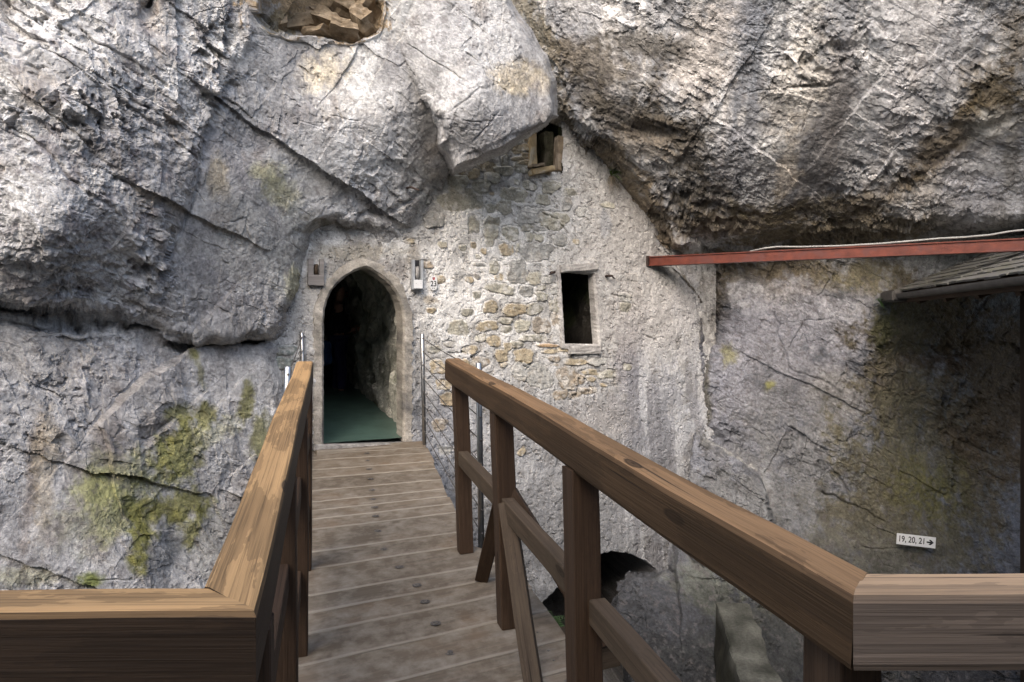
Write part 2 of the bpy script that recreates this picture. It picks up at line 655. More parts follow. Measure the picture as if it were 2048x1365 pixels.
def build_rock(name, ug, vg, layers, bed, tone, paint, mat, carve=None, big=1., amp=None, holes=None, drop=.25):
    nu, nv = len(ug), len(vg)
    U, V = [a.ravel() for a in np.meshgrid(ug, vg)]
    # edges of the masses wander
    P0 = np.stack([U / 150., V / 150., np.zeros_like(U)], -1)
    wu = 9 * fbm(P0, 4, .6)
    wv = 9 * fbm(P0 + 50, 4, .6)
    # behind everything the sheet dives just under the face of the masonry
    D = 7.49 / (1 - math.tan(math.radians(25)) * (U - CX) / F) + .05
    S = np.full(U.shape, 999.)
    for poly, pts, mode, wid, R in layers:
        s = sdf(poly, U + wu, V + wv)
        d = tps(pts)(U, V)
        if mode == 'lay':                  # grows out of what lies under it
            m = sstep(R, -wid, s)
            D = D * (1 - m) + d * m
        else:                              # hangs free in front of it
            t = np.clip(1 + s / wid, 0, 1)
            e = d + R * (1 - np.sqrt(np.maximum(0, 1 - t * t))) + np.maximum(0, s) * .05
            D = np.minimum(D, e)
        S = np.minimum(S, s)
    if carve is not None:
        D = D + carve(U + wu + 6 * fbm(P0 * 4 + 9, 3), V + wv + 6 * fbm(P0 * 4 + 77, 3)) * .6
    keep = (S < 10)
    if holes:
        for h in holes:
            keep &= sdf(h, U, V) > 0
    D = np.minimum(D, 14)
    P = world_pts(U, V, D)
    Db = blur(np.minimum(D, 12).reshape(nv, nu), 4).ravel()
    Nn = normals(world_pts(U, V, Db), nv, nu)
    med, small = amp(U + wu, V + wv)
    h, rough = rock_relief(P, bed, big, med, small)
    ray = P - np.array([0, 0, EZ])
    ray /= np.linalg.norm(ray, axis=1, keepdims=True)
    face = -(Nn * ray).sum(1)
    h = h * (.2 + .8 * sstep(.08, .32, face))
    Q = P + Nn * h[:, None]
    Q[:, 2] -= drop * h          # plates hang a little: crisp dark undersides
    C = ramp3(.5 + .5 * fbm(P * 1.1 + 20, 4, .6), tone)
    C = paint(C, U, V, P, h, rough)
    mot = 1 + .26 * fbm(P * 6.5 + 2, 4, .65) + .22 * fbm(P * 22 + 8, 3, .6)
    C = C * np.clip(mot, .4, 1.7)[:, None]
    dk = sstep(.30, .62, fbm(P * 14 + 91, 4, .62) + .25 * fbm(P * 1.3 + 17, 2)) * .5
    C = C * (1 - dk[:, None]) + np.array((.13, .12, .12)) * dk[:, None]
    me = grid_mesh(name, Q, nu, nv, keep, np.clip(C, .01, .9))
    o = link(name, me, mat)
    tag(o, kind='structure')
    return o


# --- left: bulging brow, pale middle mass, the great hanging boulder, wall below
L0 = [(-420, 520), (300, 600), (350, 640), (552, 640), (556, 690), (566, 730), (580, 790), (603, 860), (622, 930), (650, 1010), (720, 1500), (760, 1900), (-420, 1900)]
L0p = [(640, 900, 6.55), (565, 760, 6.35), (560, 900, 6.2), (400, 760, 5.8), (300, 1000, 5.3), (0, 700, 4.78), (300, 720, 5.42), (0, 1170, 4.6), (300, 1170, 5.0), (450, 1170, 5.5),
       (-400, 700, 4.2), (-400, 1200, 3.9), (450, 690, 6.0), (200, 690, 5.15), (520, 1500, 6.1), (0, 1700, 4.9), (700, 1700, 7.5), (250, 820, 5.2), (430, 1000, 5.75)]
L1 = [(240, -420), (1000, -420), (1000, 200), (940, 335), (905, 347), (876, 372), (852, 402), (835, 446), (812, 474), (772, 490), (740, 484), (715, 474), (668, 446), (640, 458), (622, 478),
      (612, 512), (604, 560), (588, 602), (572, 642), (545, 682), (500, 674), (470, 690), (435, 682), (400, 690), (352, 676), (300, 655), (240, 640)]
L1p = [(545, 640, 6.1), (400, 600, 5.6), (350, 660, 5.5), (620, 470, 6.40), (700, 350, 6.15), (520, 300, 5.75), (600, 200, 5.9), (850, 370, 6.88), (640, 120, 6.0), (700, 20, 5.9),
       (560, 540, 6.2), (760, 430, 6.58), (690, 435, 6.47), (830, 410, 6.82), (450, 480, 5.75), (800, 250, 6.2), (430, 100, 5.3), (700, -300, 5.6), (880, 250, 6.5), (820, 465, 6.90), (300, -300, 4.8), (720, 250, 6.05), (480, 400, 5.55), (900, 0, 6.2)]
L2 = [(690, -420), (930, -420), (1012, -5), (1036, 45), (1062, 82), (1086, 124), (1103, 160), (1107, 188), (1114, 226), (1092, 246), (1050, 270), (1002, 302), (957, 321), (914, 338),
      (896, 306), (878, 286), (872, 252), (836, 200), (800, 120), (760, 60)]
L2p = [(1000, 150, 6.09), (900, 250, 5.89), (1060, 230, 6.39), (930, 320, 6.19), (850, 100, 5.99), (1000, 20, 6.29), (1090, 180, 6.54), (760, 0, 6.09), (800, -300, 5.74), (820, 170, 6.19),
       (960, 200, 5.89), (870, 200, 6.04), (1000, 280, 6.09), (1000, -300, 6.24)]
L3 = [(-420, -420), (520, -420), (527, 0), (510, 40), (512, 90), (478, 130), (470, 190), (440, 250), (420, 310), (372, 390), (352, 440), (340, 500), (332, 560), (318, 640), (270, 656), (160, 650), (90, 632), (0, 610), (-420, 560)]
L3p = [(0, 0, 4.6), (300, 0, 5.0), (500, 0, 5.45), (0, 300, 4.42), (200, 300, 4.7), (350, 300, 5.1), (430, 230, 5.35), (0, 560, 4.6), (200, 600, 4.98), (300, 640, 5.3), (-400, 0, 4.1), (-400, 500, 4.0),
       (0, -400, 4.6), (500, -400, 5.4), (120, 470, 4.42), (300, 470, 5.05), (100, 150, 4.5), (230, 420, 4.7), (330, 420, 5.15), (200, 500, 4.85)]
NICHE = [(522, -60), (523, 20), (530, 42), (560, 55), (600, 66), (650, 76), (700, 80), (738, 68), (757, 52), (752, 10), (735, -80), (600, -120)]


def carve_left(U, V):
    s = sdf(NICHE, U, V)
    c = .42 * sstep(4, -10, s)
    # pocket high in the brow and the two crevices under the middle mass
    for (u, v, ru, rv, dep) in ((425, 690, 70, 7, .14), (510, 684, 34, 9, .2), (690, 470, 60, 11, .42), (300, 5, 10, 30, .2), (160, 646, 150, 5, .12),
                             (355, 1110, 50, 60, .22)):
        r = ((U - u) / ru) ** 2 + ((V - v) / rv) ** 2
        c = c + dep * np.exp(-r)
    # long joints that slant down to the right across the brow
    for (a, b, w, dep) in (((90, 95), (395, 320), 5, .05), ((60, 190), (300, 400), 5, .05), ((210, 170), (420, 290), 4, .04), ((150, 60), (330, 170), 4, .04), ((10, 240), (240, 430), 5, .05),
                           ((690, 462), (905, 343), 3.5, .07), ((872, 230), (912, 338), 7, .16), ((690, 470), (905, 345), 4, .05), ((330, 520), (470, 170), 8, .06), ((-60, 600), (90, 632), 3.6, .17), ((90, 632), (165, 653), 3.6, .17), ((165, 653), (320, 657), 3.6, .17), ((356, 680), (432, 690), 6, .27), ((432, 690), (470, 680), 4, .25), ((490, 684), (545, 682), 6, .30), ((545, 682), (600, 585), 4, .12)):
        ax, ay = a
        ex, ey = b[0] - ax, b[1] - ay
        t = np.clip(((U - ax) * ex + (V - ay) * ey) / (ex * ex + ey * ey), 0, 1)
        d2 = (U - ax - t * ex) ** 2 + (V - ay - t * ey) ** 2
        c = c + dep * np.exp(-d2 / (w * w))
    return c


def paint_left(C, U, V, P, h, rough):
    n = fbm(P * 3.1 + 5, 5, .65)
    n2 = fbm(P * 7.7 + 15, 4, .65)
    # brow: mottled with purplish black lichen and bare white scars
    brow = sstep(30, -60, sdf(L3, U, V))
    lich = sstep(.12, .5, n2 + .5 * n) * brow * .55
    C = C * (1 - lich[:, None]) + np.array((.135, .12, .13)) * lich[:, None]
    C = C * (1 + .04 * brow[:, None] + .14 * sstep(660, 720, V)[:, None] * sstep(20, -20, sdf(L0, U, V))[:, None])
    scar = sstep(.25, .6, fbm(P * 5.2 + 44, 4, .6)) * .5
    C = C * (1 - scar[:, None]) + np.array((.60, .59, .57)) * scar[:, None]
    warm = sstep(.2, .6, fbm(P * 2.3 + 61, 3)) * .35
    C = C * (1 - warm[:, None]) + np.array((.36, .30, .235)) * warm[:, None]
    w, g, y, br, dk = (.60, .60, .59), (.30, .31, .32), (.20, .195, .06), (.27, .2, .125), (.11, .1, .1)
    items = [
        (700, 170, 75, 60, -30, w, .95), (660, 150, 50, 40, 0, (.62, .55, .42), .8), (745, 100, 28, 80, 15, w, .9), (800, 20, 30, 70, 10, (.6, .6, .58), .6), (620, 300, 90, 60, -20, (.56, .57, .58), .6),
        (770, 340, 90, 70, -20, (.55, .56, .57), .8), (640, 390, 60, 70, 0, (.52, .53, .54), .6), (560, 390, 36, 26, 30, (.40, .38, .2), .6), (440, 360, 26, 40, 0, (.36, .3, .2), .7), (700, 420, 90, 40, -20, (.52, .53, .55), .7),
        (540, 190, 60, 80, 20, g, .5), (500, 250, 40, 50, 20, (.3, .31, .32), .5), (930, 120, 150, 110, 30, (.33, .335, .34), .55), (1040, 160, 45, 32, -10, (.46, .4, .3), .8), (1035, 180, 25, 12, 0, (.55, .48, .36), .8),
        (960, 270, 110, 50, -25, (.29, .29, .3), .6), (480, 480, 80, 100, 0, (.42, .415, .39), .5), (590, 520, 40, 80, 20, (.45, .45, .42), .5),
        (680, 465, 45, 16, 20, (.17, .16, .13), .9),  # dark underside over the door: shade painted into the rock
        # niche of brown rubble
        (640, 20, 125, 50, 8, (.31, .235, .15), .97, .15), (560, 40, 40, 22, 20, (.2, .17, .11), .8),
        # lower wall: pale, with grey and rusty runs
        (80, 850, 120, 160, 10, (.5, .5, .5), .5), (300, 740, 170, 60, 5, (.50, .49, .49), .6), (220, 900, 30, 110, 12, (.22, .2, .19), .7), (60, 700, 60, 50, 0, (.33, .33, .33), .5), (60, 1000, 14, 130, 8, (.22, .19, .17), .7),
        (90, 950, 22, 120, 5, (.4, .33, .22), .5), (380, 1000, 80, 120, -20, (.42, .42, .41), .4),
        (420, 1080, 60, 70, 0, (.26, .265, .255), .7), (330, 1120, 60, 40, 0, (.24, .245, .24), .6),
        # yellow-green lichen
        (330, 915, 62, 42, -35, y, .95), (345, 1020, 70, 26, -15, y, .85), (280, 1095, 26, 55, 12, y, .95), (230, 1040, 60, 50, 0, (.3, .3, .12), .7), (490, 800, 13, 48, 8, y, .85), (520, 870, 22, 42, 0, y, .8),
        (405, 830, 20, 22, 0, y, .85), (345, 825, 34, 14, -10, y, .8), (385, 710, 14, 10, 0, y, .8), (395, 740, 8, 36, -15, y, .6), (180, 1160, 30, 14, 0, (.2, .23, .05), .9), (200, 985, 50, 30, 0, (.32, .32, .12), .6),
        (400, 880, 70, 20, -30, (.38, .37, .2), .5), (260, 960, 90, 60, -30, (.36, .36, .16), .5), (170, 1050, 60, 50, 0, (.36, .36, .22), .4), (590, 560, 14, 30, 10, (.4, .38, .2), .5), (535, 350, 30, 20, 0, (.42, .4, .2), .5),
        (300, 1040, 40, 40, 0, y, .7), (390, 1060, 12, 40, 20, y, .8), (30, 1150, 60, 20, 0, (.33, .31, .12), .4),
    ]
    return blobs(C, U, V, P, items)


def amp_left(U, V):
    brow = sstep(30, -50, sdf(L3, U, V))
    block = sstep(20, -40, sdf(L2, U, V))
    low = sstep(20, -20, sdf(L0, U, V))
    nic = sstep(10, -20, sdf(NICHE, U, V))
    med = .33 + .40 * brow - .10 * block + .18 * low + .6 * nic
    rim = (.3 + .7 * sstep(0, -90, sdf(L1, U, V))) * (1 - brow) + brow
    med = med * np.where(sdf(L1, U, V) < 0, rim, 1.) * (1 - .45 * block)
    small = (.55 + .95 * brow + .10 * block + .20 * low + .5 * nic) * (.55 + .75 * sstep(-.3, .5, fbm(np.stack([U / 170., V / 170., U * 0 + 3], -1), 3)))
    return med, small


ugL = axis_grid(-400, -160, 1126, 1160, 2.0, 8)
vgL = axis_grid(-400, -40, 1260, 1880, 2.0, 8)
TONE_L = [(0., (.235, .23, .235)), (.35, (.34, .335, .335)), (.65, (.43, .425, .42)), (1., (.56, .555, .545))]
build_rock('cliff', ugL, vgL, [(L0, L0p, 'lay', 34, 10), (L1, L1p, 'lay', 24, 14), (L2, L2p, 'hang', 16, .2), (L3, L3p, 'lay', 26, 6)], (-32, .55), TONE_L, paint_left, M_ROCK, carve_left, amp=amp_left)

# --- right: overhang, recessed wall under the beam, boulder in the ravine
R1 = [(985, -420), (985, 0), (1005, 40), (1030, 82), (1055, 122), (1075, 165), (1092, 226), (1135, 258), (1160, 285), (1195, 312), (1232, 345), (1262, 392), (1290, 430), (1316, 470), (1336, 512),
      (1420, 520), (1560, 500), (1750, 480), (2000, 470), (2500, 440), (2500, -420)]
R1p = [(1040, 0, 7.4), (1100, 0, 7.05), (1120, 200, 7.55), (1150, 250, 7.4), (1250, 360, 7.8), (1320, 480, 8.25), (1300, 420, 7.85), (1200, 0, 6.75), (1500, 0, 6.2), (2048, 0, 5.6), (1500, 250, 6.8), (1900, 250, 6.4),
       (1500, 420, 7.5), (1800, 430, 7.2), (2048, 430, 6.8), (1400, 500, 8.3), (1700, 490, 7.9), (1250, 200, 7.0), (2400, 0, 4.6), (2400, 400, 5.6), (1200, -400, 6.2), (2000, -400, 4.8), (1060, -300, 7.1), (1400, 350, 7.2), (1180, 120, 7.0)]
R2 = [(1330, 400), (1330, 520), (1372, 560), (1398, 585), (1404, 650), (1408, 760), (1398, 862), (1390, 900), (1370, 1010), (1348, 1080), (1338, 1130), (1350, 1200), (1380, 1900), (2500, 1900), (2500, 400)]
R2p = [(1345, 520, 8.75), (1420, 600, 8.95), (1400, 700, 8.62), (1500, 640, 8.6), (1700, 660, 8.2), (1750, 900, 8.2), (1950, 800, 8.7), (2048, 650, 8.4), (2300, 700, 8.0), (1500, 900, 8.55), (1600, 1100, 8.1), (1420, 1080, 8.2),
       (1300, 1180, 7.75), (1290, 1300, 7.2), (1420, 1360, 6.8), (1600, 480, 8.3), (1900, 480, 8.0), (1420, 480, 8.7), (1700, 1300, 7.5), (2048, 1100, 8.2), (2300, 1300, 7), (1300, 1800, 6.6), (2300, 1800, 6), (1420, 650, 9.05), (1560, 1250, 7.6), (1700, 560, 8.25)]
R3 = [(1330, 1140), (1300, 1152), (1262, 1150), (1240, 1172), (1230, 1220), (1242, 1280), (1258, 1330), (1250, 1900), (1800, 1900), (1700, 1400), (1480, 1230), (1400, 1150)]
R3p = [(1300, 1180, 7.75), (1290, 1300, 7.2), (1420, 1360, 6.8), (1400, 1180, 8.0), (1340, 1140, 8.1), (1300, 1800, 6.6), (1700, 1800, 6.2), (1600, 1400, 7.4), (1240, 1250, 7.5)]
R4 = [(1384, 860), (1440, 892), (1522, 942), (1544, 985), (1552, 1050), (1556, 1140), (1500, 1180), (1380, 1120), (1350, 1080), (1372, 1010)]
R4p = [(1390, 870, 8.30), (1520, 950, 8.24), (1550, 1100, 7.95), (1400, 1100, 8.0), (1450, 1000, 8.12)]


def carve_right(U, V):
    c = np.zeros_like(U)
    for (u, v, ru, rv, dep) in ((1432, 640, 14, 24, .4), (1345, 508, 14, 12, .3), (1320, 345, 16, 10, .12), (1310, 262, 70, 20, .14), (1690, 96, 24, 8, .14), (1610, 170, 50, 4, .1), (1870, 700, 90, 24, .25)):
        r = ((U - u) / ru) ** 2 + ((V - v) / rv) ** 2
        c = c + dep * np.exp(-r)
    for (a, b, w, dep) in (((1330, 460), (1180, 300), 5, .1), ((1250, 390), (1400, 560), 6, .07), ((1350, 400), (1520, 430), 7, .08), ((1700, 440), (2048, 220), 8, .05), ((1540, 620), (1580, 735), 2.5, .05),
                           ((1580, 735), (1680, 785), 2.5, .04), ((1640, 985), (1760, 1040), 3, .05), ((1700, 770), (1800, 880), 2.5, .03), ((1630, 900), (1700, 985), 2.5, .04), ((1500, 700), (1560, 860), 5, .03)):
        ax, ay = a
        ex, ey = b[0] - ax, b[1] - ay
        t = np.clip(((U - ax) * ex + (V - ay) * ey) / (ex * ex + ey * ey), 0, 1)
        d2 = (U - ax - t * ex) ** 2 + (V - ay - t * ey) ** 2
        c = c + dep * np.exp(-d2 / (w * w))
    return c


def paint_right(C, U, V, P, h, rough):
    n = fbm(P * 3.1 + 5, 5, .65)
    over = sstep(520, 440, V + 30 * n)
    st = streaks(U, V, P, 7.)
    gs = sstep(.0, .3, st) * over * .85
    C = C * (1 - gs[:, None]) + np.array((.235, .24, .255)) * gs[:, None]
    ws = sstep(.1, .5, streaks(U, V, P, 12., 9.)) * over * .7
    C = C * (1 - ws[:, None]) + np.array((.68, .65, .62)) * ws[:, None]
    warm = sstep(.15, .55, fbm(P * 2.1 + 61, 3)) * .15
    C = C * (1 - warm[:, None]) + np.array((.34, .28, .22)) * warm[:, None]
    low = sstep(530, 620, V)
    C = C * (1 - low[:, None] * np.array((.56, .54, .485))[None])  # darker below the beam: fading light painted into the rock colour
    run = sstep(.0, .4, streaks(U, V, P, 10., 21.)) * low * .6
    C = C * (1 - run[:, None]) + np.array((.125, .13, .145)) * run[:, None]
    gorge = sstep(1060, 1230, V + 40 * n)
    C = C * (1 - .45 * gorge[:, None])  # gorge shade painted into the rock colour
    dk, br, ol, bl, wh = (.085, .075, .06), (.16, .135, .10), (.105, .095, .045), (.22, .23, .26), (.58, .58, .60)
    items = [
        (1500, 110, 34, 150, 14, (.17, .18, .20), .9), (1480, 40, 30, 70, 10, bl, .7), (1540, 210, 26, 60, 10, bl, .6), (1672, 230, 36, 170, 12, (.16, .15, .145), .85), (1620, 330, 24, 110, 12, (.15, .148, .15), .85), (1450, 320, 60, 80, 30, (.27, .27, .285), .6),
        (1600, 160, 50, 150, 14, (.56, .52, .46), .6), (1400, 120, 60, 110, 10, (.52, .47, .42), .6), (1850, 80, 120, 120, 10, (.55, .55, .57), .6), (1790, 300, 80, 110, 10, (.48, .48, .50), .5), (1580, 320, 22, 90, 10, (.56, .5, .42), .6),
        (1240, 40, 90, 50, 20, (.5, .49, .48), .5),
        # dark, wet and mossy belts
        (1080, 60, 26, 90, -28, (.2, .175, .13), .95), (1120, 210, 24, 60, -15, (.24, .205, .15), .9), (1200, 130, 110, 40, 20, br, .75), (1290, 95, 90, 24, 8, dk, .8), (1180, 190, 70, 34, 20, dk, .7), (1260, 235, 90, 36, 14, dk, .85), (1380, 280, 50, 70, 0, dk, .85),
        (1330, 260, 60, 40, 0, (.12, .1, .075), .7), (1290, 300, 50, 30, 20, (.35, .3, .24), .6), (1230, 330, 90, 26, 38, br, .9), (1300, 430, 30, 110, -38, (.18, .145, .1), .9), (1380, 390, 40, 50, 0, dk, .85), (1440, 400, 70, 30, 10, dk, .8),
        (1480, 450, 170, 40, 6, br, .95), (1620, 420, 120, 30, 0, (.12, .1, .06), .8), (1680, 470, 200, 34, -4, (.18, .15, .10), .9), (1780, 390, 90, 34, -25, br, .85), (1880, 300, 110, 34, -38, (.15, .12, .08), .85), (2000, 200, 60, 70, -30, (.13, .1, .055), .9), (2030, 90, 30, 60, 0, (.16, .12, .07), .7),
        (1990, 260, 50, 30, -20, (.46, .45, .42), .8), (1950, 400, 60, 60, 0, (.5, .5, .53), .85), (2030, 420, 18, 60, 0, (.6, .6, .62), .8), (2000, 340, 70, 20, -10, (.5, .5, .5), .6), (2025, 330, 14, 60, 0, (.25, .24, .22), .7), (1470, 415, 30, 24, 0, (.14, .12, .08), .7),
        # below the beam
        (1560, 545, 210, 40, 3, (.17, .14, .095), .95), (1420, 600, 44, 60, 0, (.13, .11, .08), .95), (1720, 560, 90, 30, 0, (.2, .18, .12), .9), (1500, 590, 40, 34, 20, wh, .8), (1560, 600, 34, 20, 20, (.4, .37, .33), .6),
        (1640, 650, 120, 70, 12, (.42, .42, .455), .75), (1540, 690, 110, 60, 12, (.36, .36, .40), .65), (1460, 740, 60, 120, 0, (.32, .325, .37), .6), (1700, 620, 60, 40, 0, (.45, .45, .48), .7), (1600, 780, 150, 90, 20, (.25, .25, .268), .6), (1500, 900, 90, 60, 10, (.24, .245, .27), .5),
        (1455, 710, 16, 20, 0, (.27, .26, .12), .7), (1537, 772, 12, 9, 0, (.24, .235, .07), .8), (1412, 770, 9, 130, 0, (.1, .095, .07), .8), (1700, 800, 70, 50, 20, (.34, .33, .31), .5),
        (1640, 920, 130, 100, 20, (.185, .188, .192), .8), (1560, 1020, 150, 100, 25, (.175, .178, .18), .8), (1480, 1060, 160, 90, 25, (.165, .17, .178), .7), (1650, 1120, 120, 90, 0, (.13, .13, .125), .8),
        (1535, 985, 12, 60, -6, (.34, .35, .36), .5), (1840, 640, 110, 90, 0, (.11, .092, .065), .95), (1790, 760, 60, 150, 0, (.14, .12, .08), .9), (1900, 900, 150, 200, 0, (.115, .102, .07), .95), (1790, 960, 90, 140, 0, (.135, .125, .085), .85), (1800, 1060, 150, 110, 0, (.11, .10, .07), .9),
        (2000, 760, 120, 200, 0, (.10, .075, .05), .9), (1860, 980, 60, 60, 0, (.13, .12, .05), .8), (1760, 640, 24, 60, 0, (.1, .1, .05), .8), (1870, 720, 60, 22, 0, (.07, .05, .035), .8),
        (1340, 1220, 150, 120, 20, (.15, .155, .17), .9), (1270, 1280, 70, 110, 0, (.12, .125, .135), .85), (1400, 1360, 170, 110, 0, (.075, .077, .08), .95), (1330, 1150, 60, 30, 20, (.17, .175, .19), .7), (1330, 1080, 12, 60, 0, (.45, .46, .48), .7), (1600, 1280, 170, 110, 20, (.13, .135, .13), .85), (1700, 1170, 150, 90, 0, (.12, .118, .10), .85), (1420, 1180, 80, 34, 30, (.17, .18, .14), .6),  # gorge rock, its dark tones also carry painted shade
        (1460, 1010, 70, 90, 0, (.21, .213, .215), .6), (1455, 903, 74, 4, 30, (.38, .38, .36), .7, .2),
    ]
    C = blobs(C, U, V, P, items)
    return C * (1 - .55 * gorge[:, None])  # gorge shade laid over the finished colours once more


def amp_right(U, V):
    up = sstep(500, 420, V)
    dirt = np.exp(-(((U - 1330) / 180) ** 2 + ((V - 280) / 160) ** 2))
    return .20 + .26 * (1 - up) + .25 * dirt, (.95 + .1 * (1 - up) + .4 * dirt) * (.55 + .75 * sstep(-.3, .5, fbm(np.stack([U / 170., V / 170., U * 0 + 9], -1), 3)))


ugR = axis_grid(1004, 1010, 2110, 2480, 2.0, 10)
vgR = axis_grid(-400, -40, 1372, 1880, 2.0, 10)
TONE_R = [(0., (.24, .24, .24)), (.35, (.345, .345, .35)), (.65, (.44, .44, .44)), (1., (.58, .578, .575))]
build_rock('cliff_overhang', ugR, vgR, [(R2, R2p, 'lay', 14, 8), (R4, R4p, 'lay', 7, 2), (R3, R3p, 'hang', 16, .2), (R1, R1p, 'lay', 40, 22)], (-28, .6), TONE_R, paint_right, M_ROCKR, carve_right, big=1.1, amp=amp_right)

# ------------------------------------------------------------------ the masonry wall closing the cave
TAN = math.tan(math.radians(25))


def wall_d(u):
    return 7.49 / (1 - TAN * (u - CX) / F)


def WW(u, v, out=0.):
    """point on the wall face, out = metres in front of it"""
    p = W(u, v, wall_d(u))
    return p + WN * out


WX = Vector((math.cos(math.radians(25)), math.sin(math.radians(25)), 0))     # along the wall, to the right
WN = Vector((math.sin(math.radians(25)), -math.cos(math.radians(25)), 0))     # out of the wall, to the viewer
WM = Matrix((WX, -WN, Vector((0, 0, 1)))).transposed().to_4x4()               # wall frame: x right, y into, z up


def wall_frame(u, v, out=0.):
    m = WM.copy()
    m.translation = WW(u, v, out)
    return m


def arch(w0, w1, top, base, spring, n=12):
    """pointed arch outline in photo pixels, left foot -> apex -> right foot"""
    cx = (w0 + w1) / 2
    pts = [(w0, base)]
    for k in range(n + 1):
        t = k / n
        a = t * math.radians(78)
        pts.append((cx - (cx - w0) * (1 - (1 - math.cos(a)) / (1 - math.cos(math.radians(78)))), spring - (spring - top) * (math.sin(a) / math.sin(math.radians(78))) ** 1.0))
    right = [(2 * cx - x, y) for x, y in pts[:-1]][::-1]
    return pts + right


DOOR = [(648, 890), (648, 640), (650, 618), (655, 600), (663, 583), (676, 567), (692, 553), (710, 543), (724, 537), (731, 536), (740, 539), (752, 547), (768, 558), (782, 572), (793, 588), (800, 605), (804, 622), (806, 645), (806, 884)]
WIN = [(1123, 542), (1187, 549), (1197, 689), (1131, 688)]
TOPW = [(1069, 345), (1070, 262), (1085, 236), (1108, 226), (1124, 250), (1124, 345)]
HOLE = [(1050, 1420), (1056, 1260), (1070, 1216), (1106, 1184), (1150, 1150), (1180, 1122), (1206, 1109), (1235, 1105), (1262, 1110), (1292, 1124), (1314, 1141), (1330, 1200), (1330, 1420)]

